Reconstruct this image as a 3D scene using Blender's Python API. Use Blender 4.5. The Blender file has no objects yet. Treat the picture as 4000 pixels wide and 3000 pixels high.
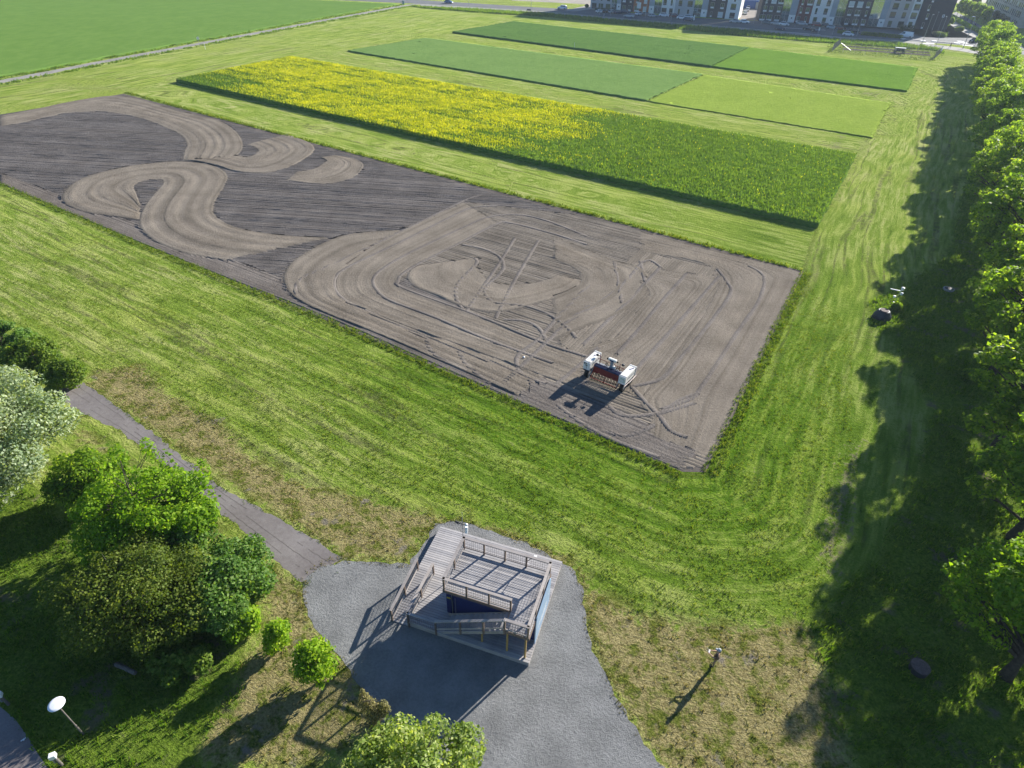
import bpy, bmesh, math, random
import numpy as np
from mathutils import Vector, Matrix
C = bpy.context.scene.collection
D = bpy.data
sc = bpy.context.scene
R = math.radians

# ------------------------------------------------------------------ camera, sky, sun, exposure
CAM_H = 34.8
cam = D.cameras.new('camera'); cam.sensor_width = 36; cam.lens = 21.6; cam.clip_end = 6000; cam.clip_start = 0.5
cam_ob = D.objects.new('camera', cam); C.objects.link(cam_ob)
cp, sp = math.cos(R(37.4)), math.sin(R(37.4)); cr, sr = math.cos(R(1.5)), math.sin(R(1.5))
fw = Vector((0, cp, -sp)); r0 = Vector((1, 0, 0)); u0 = Vector((0, sp, cp))
rv = cr * r0 + sr * u0; uv_ = -sr * r0 + cr * u0
M4 = Matrix((( rv.x, uv_.x, -fw.x, 0), (rv.y, uv_.y, -fw.y, 0), (rv.z, uv_.z, -fw.z, CAM_H), (0, 0, 0, 1)))
cam_ob.matrix_world = M4
sc.camera = cam_ob
SUN_AZ, SUN_EL = 45.0, 21.0          # azimuth from +Y towards +X
w = D.worlds.new('World'); sc.world = w; w.use_nodes = True
nt = w.node_tree; nt.nodes.clear()
sky = nt.nodes.new('ShaderNodeTexSky'); sky.sky_type = 'NISHITA'; sky.sun_disc = False
sky.sun_elevation = R(SUN_EL); sky.sun_rotation = R(SUN_AZ); sky.air_density = 1.0; sky.dust_density = 0.6; sky.ozone_density = 6.0
bg = nt.nodes.new('ShaderNodeBackground'); bg.inputs[1].default_value = 0.068
wo = nt.nodes.new('ShaderNodeOutputWorld')
nt.links.new(sky.outputs[0], bg.inputs[0]); nt.links.new(bg.outputs[0], wo.inputs[0])
sl = D.lights.new('sun', 'SUN'); sl.energy = 4.9; sl.angle = R(0.53); sl.color = (1.0, 0.955, 0.87)
so = D.objects.new('sun', sl); C.objects.link(so)
sd = Vector((math.sin(R(SUN_AZ)) * math.cos(R(SUN_EL)), math.cos(R(SUN_AZ)) * math.cos(R(SUN_EL)), math.sin(R(SUN_EL))))
so.rotation_euler = sd.to_track_quat('Z', 'Y').to_euler()
sc.view_settings.view_transform = 'Standard'; sc.view_settings.look = 'None'
sc.view_settings.exposure = 1.25; sc.view_settings.gamma = 1.0; sc.view_settings.use_curve_mapping = False
sc.cycles.max_bounces = 6; sc.cycles.transparent_max_bounces = 8
try: sc.cycles.use_denoising = True
except Exception: pass

# ------------------------------------------------------------------ object helpers
def tag(o, label=None, cat=None, group=None, kind=None):
    if label: o['label'] = label
    if cat: o['category'] = cat
    if group: o['group'] = group
    if kind: o['kind'] = kind
    return o
def empty(name, loc=(0, 0, 0), rz=0.0):
    o = D.objects.new(name, None); C.objects.link(o); o.empty_display_size = .2
    o.location = (loc[0], loc[1], loc[2] if len(loc) > 2 else 0); o.rotation_euler = (0, 0, rz)
    return o
def thing(name, label, cat, loc=(0, 0, 0), rz=0.0, group=None):
    return tag(empty(name, loc, rz), label, cat, group)
def link(name, me, parent=None, m=None):
    o = D.objects.new(name, me); C.objects.link(o)
    if m is not None and not me.materials: me.materials.append(m)
    if parent is not None: o.parent = parent
    return o
def copy_tree(o, parent=None):
    c = o.copy(); C.objects.link(c)
    c.parent = parent
    for ch in list(o.children): copy_tree(ch, c)
    return c
def np_mesh(name, V, F, smooth=False):
    """V (n,3) array, F (m,k) int array, all faces k corners"""
    V = np.asarray(V, np.float32); F = np.asarray(F, np.int32)
    me = D.meshes.new(name); n, k = F.shape
    me.vertices.add(len(V)); me.vertices.foreach_set('co', V.ravel())
    me.loops.add(n * k); me.loops.foreach_set('vertex_index', F.ravel())
    me.polygons.add(n); me.polygons.foreach_set('loop_start', np.arange(0, n * k, k, dtype=np.int32))
    me.polygons.foreach_set('loop_total', np.full(n, k, np.int32))
    if smooth: me.polygons.foreach_set('use_smooth', np.ones(n, bool))
    me.update(calc_edges=True); me.validate()
    return me
def set_attr(me, name, vals):
    a = me.attributes.new(name, 'FLOAT', 'POINT'); a.data.foreach_set('value', np.asarray(vals, np.float32))

class MB:
    def __init__(s): s.v = []; s.f = []; s.m = []; s.cur = 0
    def add(s, vs, fs):
        b = len(s.v); s.v += [tuple(x) for x in vs]; s.f += [tuple(i + b for i in f) for f in fs]; s.m += [s.cur] * len(fs); return s
    def box(s, a, b):
        x0, y0, z0 = a; x1, y1, z1 = b
        return s.add([(x0,y0,z0),(x1,y0,z0),(x1,y1,z0),(x0,y1,z0),(x0,y0,z1),(x1,y0,z1),(x1,y1,z1),(x0,y1,z1)],
                     [(3,2,1,0),(4,5,6,7),(0,1,5,4),(1,2,6,5),(2,3,7,6),(3,0,4,7)])
    def frus(s, a, b, z0, z1):          # a, b = (x0,y0,x1,y1) rectangles
        return s.add([(a[0],a[1],z0),(a[2],a[1],z0),(a[2],a[3],z0),(a[0],a[3],z0),(b[0],b[1],z1),(b[2],b[1],z1),(b[2],b[3],z1),(b[0],b[3],z1)],
                     [(3,2,1,0),(4,5,6,7),(0,1,5,4),(1,2,6,5),(2,3,7,6),(3,0,4,7)])
    def bar(s, p, q, w, h=None, up=(0, 0, 1)):
        h = h or w; p = Vector(p); q = Vector(q); d = (q - p).normalized(); u = Vector(up)
        if abs(d.dot(u)) > .98: u = Vector((1, 0, 0))
        a = d.cross(u).normalized() * w / 2; b = a.cross(d).normalized() * h / 2
        vs = [p - a - b, p + a - b, p + a + b, p - a + b, q - a - b, q + a - b, q + a + b, q - a + b]
        return s.add(vs, [(3,2,1,0),(4,5,6,7),(0,1,5,4),(1,2,6,5),(2,3,7,6),(3,0,4,7)])
    def tube(s, pts, rs, n=8, cap=True):
        pts = [Vector(p) for p in pts]
        if not hasattr(rs, '__len__'): rs = [rs] * len(pts)
        vs = []; fs = []
        for i, p in enumerate(pts):
            d = (pts[min(i + 1, len(pts) - 1)] - pts[max(i - 1, 0)]).normalized()
            u = Vector((0, 0, 1)) if abs(d.z) < .9 else Vector((1, 0, 0))
            a = d.cross(u).normalized(); b = a.cross(d)
            for k in range(n):
                t = 2 * math.pi * k / n; vs.append(p + (a * math.cos(t) + b * math.sin(t)) * rs[i])
        for i in range(len(pts) - 1):
            for k in range(n):
                fs.append((i*n+k, i*n+(k+1) % n, (i+1)*n+(k+1) % n, (i+1)*n+k))
        if cap: fs.append(tuple(range(n))[::-1]); fs.append(tuple(range((len(pts)-1)*n, len(pts)*n)))
        return s.add(vs, fs)
    def ell(s, c, r, n=12, m=8):
        r = r if hasattr(r, '__len__') else (r, r, r); vs = []; fs = []
        for i in range(m + 1):
            ph = math.pi * i / m - math.pi / 2
            for k in range(n):
                t = 2 * math.pi * k / n
                vs.append((c[0] + r[0]*math.cos(ph)*math.cos(t), c[1] + r[1]*math.cos(ph)*math.sin(t), c[2] + r[2]*math.sin(ph)))
        for i in range(m):
            for k in range(n): fs.append((i*n+k, i*n+(k+1) % n, (i+1)*n+(k+1) % n, (i+1)*n+k))
        return s.add(vs, fs)
    def lathe(s, prof, c=(0, 0, 0), n=20):
        vs = []; fs = []
        for r, z in prof:
            for k in range(n):
                t = 2 * math.pi * k / n; vs.append((c[0] + r*math.cos(t), c[1] + r*math.sin(t), c[2] + z))
        for i in range(len(prof) - 1):
            for k in range(n): fs.append((i*n+k, i*n+(k+1) % n, (i+1)*n+(k+1) % n, (i+1)*n+k))
        fs.append(tuple(range(n))[::-1]); fs.append(tuple(range((len(prof)-1)*n, len(prof)*n)))
        return s.add(vs, fs)
    def prism(s, poly, a, b, axis='z'):
        n = len(poly)
        def P(p, h): return (p[0], p[1], h) if axis == 'z' else ((p[0], h, p[1]) if axis == 'y' else (h, p[0], p[1]))
        vs = [P(p, a) for p in poly] + [P(p, b) for p in poly]
        fs = [tuple(range(n))[::-1], tuple(range(n, 2*n))] + [(i, (i+1) % n, n+(i+1) % n, n+i) for i in range(n)]
        return s.add(vs, fs)
    def xf(s, mat):
        s.v = [tuple(mat @ Vector(v)) for v in s.v]; return s
    def mesh(s, name, mats, smooth=False, bevel=0):
        me = D.meshes.new(name); me.from_pydata(s.v, [], s.f)
        mats = mats if isinstance(mats, (list, tuple)) else [mats]
        for m in mats: me.materials.append(m)
        if len(mats) > 1: me.polygons.foreach_set('material_index', s.m)
        bm = bmesh.new(); bm.from_mesh(me)
        bmesh.ops.recalc_face_normals(bm, faces=bm.faces)
        if bevel:
            bmesh.ops.bevel(bm, geom=[e for e in bm.edges if e.is_manifold and e.calc_face_angle(0) > .5], offset=bevel, segments=2, profile=.6, affect='EDGES', clamp_overlap=True)
        if smooth:
            for f in bm.faces: f.smooth = True
        bm.to_mesh(me); bm.free(); me.update()
        return me
    def build(s, name, mats, parent=None, smooth=False, bevel=0):
        return link(name, s.mesh(name, mats, smooth, bevel), parent)

# ------------------------------------------------------------------ materials
class NG:
    def __init__(s, name):
        s.m = D.materials.new(name); s.m.use_nodes = True; s.t = s.m.node_tree; s.t.nodes.clear()
        s.out = s.n('OutputMaterial'); s.b = s.n('BsdfPrincipled'); s.t.links.new(s.b.outputs[0], s.out.inputs[0])
        s.b.inputs['Specular IOR Level'].default_value = .25
    def n(s, typ, **kw):
        nd = s.t.nodes.new('ShaderNode' + typ)
        for k, v in kw.items(): setattr(nd, k, v)
        return nd
    def l(s, a, b): s.t.links.new(a, b); return b
    def inp(s, sock, v):
        if hasattr(v, 'links') or isinstance(v, bpy.types.NodeSocket): s.t.links.new(v, sock)
        else: sock.default_value = v
    def math(s, op, a, b=0.0, c=None, clamp=False):
        nd = s.n('Math', operation=op, use_clamp=clamp); s.inp(nd.inputs[0], a); s.inp(nd.inputs[1], b)
        if c is not None: s.inp(nd.inputs[2], c)
        return nd.outputs[0]
    def noise(s, vec, scale, detail=3.0, rough=.55, dist=0.0):
        nd = s.n('TexNoise'); s.inp(nd.inputs['Vector'], vec); nd.inputs['Scale'].default_value = scale
        nd.inputs['Detail'].default_value = detail; nd.inputs['Roughness'].default_value = rough; nd.inputs['Distortion'].default_value = dist
        return nd.outputs[0]
    def pos(s): return s.n('NewGeometry').outputs['Position']
    def objc(s): return s.n('TexCoord').outputs['Object']
    def attr(s, name): return s.n('Attribute', attribute_name=name).outputs['Fac']
    def ss(s, v, a, b):
        nd = s.n('MapRange', interpolation_type='SMOOTHSTEP'); s.inp(nd.inputs[0], v); s.inp(nd.inputs[1], a); s.inp(nd.inputs[2], b)
        return nd.outputs[0]
    def mix(s, f, a, b, blend='MIX'):
        nd = s.n('Mix', data_type='RGBA', blend_type=blend); s.inp(nd.inputs[0], f)
        s.inp(nd.inputs[6], a if isinstance(a, bpy.types.NodeSocket) else (*a, 1)); s.inp(nd.inputs[7], b if isinstance(b, bpy.types.NodeSocket) else (*b, 1))
        return nd.outputs[2]
    def comb(s, x, y, z=0.0):
        nd = s.n('CombineXYZ'); s.inp(nd.inputs[0], x); s.inp(nd.inputs[1], y); s.inp(nd.inputs[2], z); return nd.outputs[0]
    def bump(s, h, strength=.5, dist=.05):
        nd = s.n('Bump'); nd.inputs['Strength'].default_value = strength; nd.inputs['Distance'].default_value = dist
        s.inp(nd.inputs['Height'], h); s.l(nd.outputs[0], s.b.inputs['Normal']); return nd
    def col(s, c): s.inp(s.b.inputs['Base Color'], c if isinstance(c, bpy.types.NodeSocket) else (*c, 1))
    def rough(s, r): s.inp(s.b.inputs['Roughness'], r)
def plain(name, c, rough=.6, metal=0.0, var=.18, scale=3.0, spec=.3, bump=0.0):
    g = NG(name); p = g.objc()
    n1 = g.noise(p, scale, 4); n2 = g.noise(p, scale * 7, 3)
    f = g.math('ADD', g.math('MULTIPLY', n1, .7), g.math('MULTIPLY', n2, .3))
    lo = tuple(x * (1 - var) for x in c); hi = tuple(min(1, x * (1 + var)) for x in c)
    g.col(g.mix(g.ss(f, .3, .7), lo, hi)); g.rough(rough); g.b.inputs['Metallic'].default_value = metal
    g.b.inputs['Specular IOR Level'].default_value = spec
    if bump: g.bump(n2, bump, .02)
    return g.m

def mat_ground():
    g = NG('mown_grass'); P = g.pos(); mow = g.attr('mow'); al = g.attr('along'); dry = g.attr('dry'); lush = g.attr('lush'); wear = g.attr('wear'); fresh = g.attr('fresh')
    wob = g.math('MULTIPLY', g.math('SUBTRACT', g.noise(P, .06, 2), .5), 1.6); mw = g.math('ADD', mow, wob)
    streak = g.noise(g.comb(g.math('MULTIPLY', mw, 1.0), g.math('MULTIPLY', al, .10)), 1.35, 4, .62)
    wide = g.noise(g.comb(g.math('MULTIPLY', mw, .36), g.math('MULTIPLY', al, .02)), 1.0, 2, .5)
    line = g.noise(g.comb(g.math('MULTIPLY', mw, 1.0), g.math('MULTIPLY', al, .035)), .62, 1, .3)
    clump = g.noise(P, 2.6, 5, .68, .3); fine = g.noise(P, 6.5, 5, .72); mid = g.noise(P, .8, 3, .55); big = g.noise(P, .10, 3, .5); tiny = g.noise(P, 19, 2, .6)
    track = g.math('MULTIPLY', g.ss(g.math('ABSOLUTE', g.math('SUBTRACT', line, .5)), .05, .008), g.math('MULTIPLY', g.ss(wide, .40, .60), g.ss(g.math('ADD', g.math('MULTIPLY', mid, .5), g.math('MULTIPLY', clump, .6)), .42, .62)))
    f = g.math('ADD', g.math('ADD', g.math('MULTIPLY', streak, 1.55), g.math('MULTIPLY', clump, .50)), g.math('ADD', g.math('MULTIPLY', fine, .70), g.math('ADD', g.math('MULTIPLY', mid, .18), g.math('MULTIPLY', wide, .42))))
    yel = g.mix(g.ss(big, .35, .65), (0.443, 0.511, 0.112), (0.524, 0.548, 0.190))
    base = g.mix(g.ss(f, 1.22, 1.58), (0.108, 0.194, 0.021), (0.258, 0.363, 0.051)); c = g.mix(g.ss(f, 1.54, 1.90), base, yel)
    gb = g.mix(g.ss(f, 1.24, 1.60), (0.039, 0.089, 0.005), (0.110, 0.220, 0.014)); gc = g.mix(g.ss(f, 1.56, 1.94), gb, (0.265, 0.385, 0.047))
    near = g.ss(g.math('ADD', mow, g.math('MULTIPLY', g.math('ADD', mid, wide), 9.0)), 34.0, 8.0)
    c = g.mix(g.math('MULTIPLY', near, fresh), c, gc)
    c = g.mix(g.math('MULTIPLY', g.ss(tiny, .60, .74), .30), c, (.40, .38, .17))
    c = g.mix(g.math('MULTIPLY', track, .70), c, (.100, .105, .045))
    straw = g.mix(g.ss(g.math('ADD', g.math('MULTIPLY', fine, .6), g.math('MULTIPLY', clump, .4)), .36, .64), (0.205, 0.173, 0.066), (0.541, 0.461, 0.220))
    straw = g.mix(g.ss(g.math('ADD', g.math('MULTIPLY', mid, .5), g.math('MULTIPLY', clump, .5)), .47, .58), straw, g.mix(g.ss(fine, .38, .62), (.085, .115, .016), (.225, .250, .050)))
    straw = g.mix(g.ss(g.noise(P, .5, 4, .65), .60, .70), straw, g.mix(fine, (.22, .19, .14), (.36, .32, .25)))
    weed = g.ss(g.noise(P, .33, 5, .7), .60, .70); c = g.mix(g.math('MULTIPLY', weed, .25), c, g.mix(fine, (.060, .110, .014), (.13, .20, .03)))
    bare = g.ss(g.math('ADD', g.noise(P, .55, 5, .75), g.math('MULTIPLY', streak, .25)), .78, .86); c = g.mix(g.math('MULTIPLY', bare, .55), c, (.30, .27, .15))
    dm = g.ss(g.math('ADD', dry, g.math('MULTIPLY', g.math('SUBTRACT', g.math('ADD', mid, clump), 1.0), 1.5)), .25, .75)
    c = g.mix(dm, c, straw)
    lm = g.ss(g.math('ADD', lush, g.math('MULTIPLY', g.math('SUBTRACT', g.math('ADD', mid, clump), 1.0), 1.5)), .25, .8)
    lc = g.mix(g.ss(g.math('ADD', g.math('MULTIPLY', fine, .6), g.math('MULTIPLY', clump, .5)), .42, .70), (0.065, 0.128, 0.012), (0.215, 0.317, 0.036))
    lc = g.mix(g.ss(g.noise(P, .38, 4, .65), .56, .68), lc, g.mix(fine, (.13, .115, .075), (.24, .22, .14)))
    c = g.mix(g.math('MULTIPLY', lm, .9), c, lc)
    wm = g.ss(g.math('ADD', wear, g.math('MULTIPLY', g.math('SUBTRACT', g.math('ADD', streak, clump), 1.0), 3.2)), .55, 1.25)
    c = g.mix(g.math('MULTIPLY', wm, .75), c, g.mix(fine, (.20, .175, .10), (.38, .34, .22)))
    g.col(c); g.rough(1); g.b.inputs['Specular IOR Level'].default_value = 0
    h = g.math('ADD', g.math('ADD', g.math('MULTIPLY', fine, .9), g.math('MULTIPLY', streak, 1.0)), g.math('ADD', g.math('MULTIPLY', clump, 1.0), g.math('MULTIPLY', tiny, .25)))
    g.bump(h, 1.0, .45)
    return g.m
def mat_soil(name, a, b, s=1.0):
    g = NG(name); P = g.pos()
    n1 = g.noise(P, .25, 3); n2 = g.noise(P, 4.5, 4, .65); n3 = g.noise(P, 16, 3, .6)
    f = g.ss(g.math('ADD', g.math('MULTIPLY', n1, .55), g.math('ADD', g.math('MULTIPLY', n2, .45), g.math('MULTIPLY', n3, .40))), .40, 1.0)
    c = g.mix(f, a, b)
    tone = g.math('SUBTRACT', 1.0, g.math('MULTIPLY', g.attr('ridge_shade'), .27)); c = g.mix(1.0, c, g.comb(tone, tone, tone), 'MULTIPLY')  # random darker ridges, painted in for furrow shading the relief shows too weakly
    c = g.mix(g.math('MULTIPLY', g.ss(n3, .68, .8), .5), c, tuple(min(1, x * 1.9) for x in b))
    g.col(c); g.rough(.95); g.b.inputs['Specular IOR Level'].default_value = 0
    g.bump(g.math('ADD', n2, g.math('MULTIPLY', n3, .7)), .55 * s, .09)
    return g.m
def mat_rough(name, a, b, sc_=1.0, bump=.5, dist=.05, spots=None):
    g = NG(name); P = g.pos()
    n1 = g.noise(P, .3 * sc_, 4); n2 = g.noise(P, 3.0 * sc_, 4, .65); n3 = g.noise(P, 14 * sc_, 3, .6)
    f = g.ss(g.math('ADD', g.math('MULTIPLY', n1, .5), g.math('ADD', g.math('MULTIPLY', n2, .35), g.math('MULTIPLY', n3, .35))), .38, .82)
    c = g.mix(f, a, b)
    if spots: c = g.mix(g.ss(n2, .62, .74), c, spots)
    g.col(c); g.rough(.92); g.b.inputs['Specular IOR Level'].default_value = .12
    g.bump(g.math('ADD', n2, g.math('MULTIPLY', n3, .8)), bump, dist)
    return g.m
def mat_leaf(name, cols, trans=.35, rough=.5):
    g = NG(name); gi = g.n('NewGeometry'); oi = g.n('ObjectInfo')
    rmp = g.n('ValToRGB'); g.l(gi.outputs['Random Per Island'], rmp.inputs[0])
    el = rmp.color_ramp.elements
    while len(el) < len(cols): el.new(.5)
    for i, c in enumerate(cols): el[i].position = i / (len(cols) - 1); el[i].color = (*c, 1)
    cl = g.noise(g.pos(), .55, 2)
    c = g.mix(1.0, rmp.outputs[0], g.mix(g.ss(cl, .3, .7), (.72, .78, .72), (1.22, 1.15, 1.1)), 'MULTIPLY')
    c = g.mix(1.0, c, g.mix(oi.outputs['Random'], (.86, .9, .86), (1.12, 1.06, 1.0)), 'MULTIPLY')
    g.col(c); g.rough(max(rough, .55)); g.b.inputs['Specular IOR Level'].default_value = .12
    tr = g.n('BsdfTranslucent'); g.l(g.mix(1.0, c, (1.9, 1.85, .6), 'MULTIPLY'), tr.inputs[0])
    ms = g.n('MixShader'); ms.inputs[0].default_value = trans
    g.l(g.b.outputs[0], ms.inputs[1]); g.l(tr.outputs[0], ms.inputs[2]); g.l(ms.outputs[0], g.out.inputs[0])
    return g.m
def mat_crop(name, lo, hi, flower=None, tr=.2):
    """crop canopy; the mesh carries 'hgt' (0 bottom .. 1 top) and 'flow' (flower cover)"""
    g = NG(name); P = g.pos(); h = g.attr('rnd')
    n1 = g.noise(P, .12, 3); n2 = g.noise(P, 2.2, 4, .65); ln = g.attr('row')
    f = g.ss(g.math('ADD', g.math('MULTIPLY', n2, .8), g.math('ADD', g.math('MULTIPLY', n1, .45), g.math('MULTIPLY', h, .25))), .42, 1.1)
    c = g.mix(f, lo, hi)
    if flower:
        fl = g.math('ADD', g.attr('flow'), g.math('MULTIPLY', g.math('SUBTRACT', g.math('ADD', n2, h), 1.0), .75))
        c = g.mix(g.ss(fl, .28, 1.0), c, flower)
    g.col(c); g.rough(.8); g.b.inputs['Specular IOR Level'].default_value = 0
    g.bump(g.noise(P, 3.0, 4, .7), .8, .35)
    return g.m
def mat_wood(name, a, b):
    g = NG(name); oi = g.n('ObjectInfo'); p = g.objc()
    mp = g.n('Mapping'); mp.inputs['Scale'].default_value = (.35, 14, 14); g.l(p, mp.inputs[0])
    n1 = g.noise(mp.outputs[0], 1.5, 4, .6); n2 = g.noise(p, 1.2, 3)
    c = g.mix(g.ss(g.math('ADD', g.math('MULTIPLY', n1, .6), g.math('MULTIPLY', n2, .5)), .3, .8), a, b)
    c = g.mix(1.0, c, g.mix(oi.outputs['Random'], (.80, .80, .82), (1.16, 1.13, 1.1)), 'MULTIPLY')
    g.col(c); g.rough(.75); g.bump(n1, .3, .01)
    return g.m
def mat_glass(name, c, rough=.08):
    g = NG(name); g.col(c); g.rough(rough); g.b.inputs['Specular IOR Level'].default_value = .9
    n = g.noise(g.pos(), .6, 2); g.bump(n, .05, .2)
    return g.m
def mat_clear(name, tint=(.75, .85, .85), fac=.35):
    g = NG(name); gl = g.n('BsdfGlossy'); gl.inputs['Roughness'].default_value = .06; gl.inputs[0].default_value = (.8, .9, .95, 1)
    tp = g.n('BsdfTransparent'); tp.inputs[0].default_value = (*tint, 1)
    ms = g.n('MixShader'); ms.inputs[0].default_value = fac; g.l(tp.outputs[0], ms.inputs[1]); g.l(gl.outputs[0], ms.inputs[2]); g.l(ms.outputs[0], g.out.inputs[0])
    return g.m
def mat_brick(name, a, b, sx=.25, sz=.075):
    g = NG(name); p = g.objc(); sep = g.n('SeparateXYZ'); g.l(p, sep.inputs[0])
    br = g.n('TexBrick'); g.l(g.comb(g.math('ADD', sep.outputs[0], sep.outputs[1]), sep.outputs[2]), br.inputs[0])
    br.inputs['Scale'].default_value = 1.0; br.inputs['Brick Width'].default_value = sx; br.inputs['Row Height'].default_value = sz; br.inputs['Mortar Size'].default_value = .008
    br.inputs[1].default_value = (*a, 1); br.inputs[2].default_value = (*b, 1); br.inputs[3].default_value = (*[x * .8 for x in a], 1)
    n = g.noise(p, .4, 3); c = g.mix(1.0, br.outputs[0], g.mix(n, (.8, .8, .8), (1.15, 1.15, 1.15)), 'MULTIPLY')
    g.col(c); g.rough(.85); return g.m

M = dict(
    grass=mat_ground(),
    soil=mat_soil('tilled_soil', (.118, .102, .091), (.250, .221, .197)),
    soil2=mat_soil('tilled_soil_lit', (.150, .127, .102), (.305, .262, .212)),  # lighter swath soil: brightness of furrows lined up with the sun, put into colour
    soil3=mat_soil('pressed_soil', (.090, .077, .067), (.185, .160, .138), .7),
    gravel=mat_rough('gravel', (.150, .150, .148), (.285, .285, .280), 1.9, .9, .085, (.195, .188, .172)),
    asphalt_old=mat_rough('old_asphalt', (.150, .130, .124), (.255, .232, .222), 1.0, .2, .03),
    asphalt=mat_rough('asphalt', (.125, .125, .13), (.19, .19, .19), .5, .1, .02),
    paving=mat_rough('pavement', (.26, .245, .22), (.37, .35, .32), .6, .1, .02),
    dirtpath=mat_rough('path_gravel', (.22, .205, .18), (.38, .35, .31), .8, .4, .05),
    sand=mat_rough('sandy_ground', (.25, .22, .18), (.42, .37, .30), .4, .3, .1),
    white=plain('white_paint', (.78, .78, .77), .4, var=.06), marking=plain('road_marking', (.7, .7, .68), .7, var=.12),
    kerb=plain('kerb_stone', (.42, .41, .39), .8, var=.15),
    deck=mat_wood('weathered_decking', (.30, .285, .28), (.47, .455, .45)), deck2=mat_wood('grey_timber', (.28, .25, .23), (.46, .42, .39)),
    timber=mat_wood('brown_timber', (.12, .09, .075), (.24, .185, .15)), yellowpost=mat_wood('yellow_timber', (.30, .20, .07), (.46, .32, .13)),
    navy=plain('navy_steel', (.012, .020, .11), .45, var=.15, spec=.4), navy2=plain('dark_navy_steel', (.008, .010, .035), .5),
    board=plain('light_blue_panel', (.24, .35, .48), .3, var=.06, spec=.5), yellow=plain('yellow_plate', (.65, .5, .03), .5),
    wire=plain('galvanised_wire', (.16, .16, .17), .5, .4), steel=plain('grey_steel', (.35, .36, .37), .45, .6), darksteel=plain('dark_steel', (.05, .05, .055), .5, .3),
    black=plain('black_plastic', (.012, .012, .013), .5), rubber=plain('tyre_rubber', (.016, .016, .016), .85), glass=mat_glass('window_glass', (.02, .03, .035)),
    clear=mat_clear('stair_glazing'), red=plain('dark_red_paint', (.20, .012, .010), .45, var=.12), hopper=plain('navy_lid', (.012, .016, .05), .35),
    podw=plain('white_pod_paint', (.80, .78, .72), .38, var=.05), podg=plain('grey_trim', (.30, .30, .31), .5), green=plain('green_logo', (.06, .22, .14), .5), navyprint=plain('navy_print', (.05, .06, .16), .5),
    rust=plain('rusty_iron', (.12, .085, .075), .8, var=.35, scale=6, bump=.4), concrete=plain('concrete', (.36, .35, .33), .9, var=.2, bump=.3),
    lampwhite=plain('lamp_cover_white', (.80, .82, .86), .2, var=.02, spec=.6), bark=plain('bark', (.065, .05, .04), .95, var=.4, scale=5, bump=.6), barkgrey=plain('grey_bark', (.14, .125, .11), .95, var=.35, scale=5, bump=.5),
    skin=plain('skin', (.55, .33, .23), .5, var=.08), jacket=plain('brown_jacket', (.115, .075, .052), .9, var=.25, scale=9), trousers=plain('khaki_trousers', (.26, .19, .12), .9, var=.2, scale=9),
    cap=plain('grey_cap', (.32, .35, .39), .8, var=.1), shoe=plain('dark_shoe', (.03, .025, .022), .7), darkcloth=plain('dark_clothes', (.02, .022, .03), .9), hair=plain('brown_hair', (.06, .035, .02), .8), bluejean=plain('blue_jeans', (.05, .07, .13), .9),
)
M['leaf_linden'] = mat_leaf('linden_leaves', [(.085, .160, .018), (.145, .245, .026), (.200, .310, .036), (.29, .37, .055)], .6)
M['leaf_maple'] = mat_leaf('maple_leaves', [(.10, .20, .012), (.15, .28, .016), (.20, .33, .022), (.26, .37, .04)], .45)
M['leaf_silver'] = mat_leaf('silver_leaves', [(.15, .21, .095), (.24, .31, .18), (.32, .39, .26), (.43, .48, .37)], .32)
M['leaf_olive'] = mat_leaf('olive_leaves', [(.080, .125, .020), (.115, .165, .026), (.155, .200, .034), (.20, .235, .05)], .42)
M['leaf_dogwood'] = mat_leaf('dogwood_leaves', [(.06, .14, .022), (.10, .20, .035), (.15, .25, .06), (.22, .31, .11)], .4)
M['leaf_birch'] = mat_leaf('birch_leaves', [(.10, .17, .03), (.17, .25, .05), (.26, .34, .10), (.42, .47, .22)], .4, .35)
M['leaf_hedge'] = mat_leaf('hedge_leaves', [(.075, .14, .018), (.13, .21, .03), (.20, .27, .05)], .4)
M['leaf_conifer'] = mat_leaf('juniper_needles', [(.10, .10, .03), (.19, .165, .06), (.28, .235, .10)], .15)
M['leaf_dark'] = mat_leaf('dark_leaves', [(.015, .04, .012), (.03, .07, .018), (.05, .095, .022)], .2)
M['blade'] = mat_leaf('grass_blades', [(.060, .12, .010), (.10, .18, .014), (.17, .235, .025), (.26, .27, .07)], .35)
M['blade_lush'] = mat_leaf('lush_grass_blades', [(.045, .105, .008), (.08, .17, .012), (.13, .23, .018), (.20, .26, .05)], .4)
M['blade_dry'] = mat_leaf('dry_grass_blades', [(.10, .13, .025), (.20, .17, .07), (.30, .25, .11), (.40, .34, .18)], .25)

# ------------------------------------------------------------------ planar tools
def in_poly(P, poly):
    x, y = P[:, 0], P[:, 1]; c = np.zeros(len(P), bool); n = len(poly)
    for i in range(n):
        x0, y0 = poly[i]; x1, y1 = poly[(i + 1) % n]
        m = ((y0 > y) != (y1 > y)) & (x < (x1 - x0) * (y - y0) / ((y1 - y0) or 1e-9) + x0); c ^= m
    return c
def poly_dist(P, poly, closed=True):
    """distance to the outline, arclength of the nearest point, bearing from it"""
    best = np.full(len(P), 1e9); arc = np.zeros(len(P)); ang = np.zeros(len(P)); acc = 0.0; n = len(poly)
    for i in range(n if closed else n - 1):
        a = np.array(poly[i]); b = np.array(poly[(i + 1) % n]); d = b - a; L = np.hypot(*d)
        t = np.clip(((P - a) @ d) / (L * L), 0, 1); q = a + t[:, None] * d; v = P - q; r = np.hypot(v[:, 0], v[:, 1])
        m = r < best; best[m] = r[m]; arc[m] = acc + t[m] * L; ang[m] = np.arctan2(v[m, 1], v[m, 0]); acc += L
    return best, arc, ang
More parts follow.
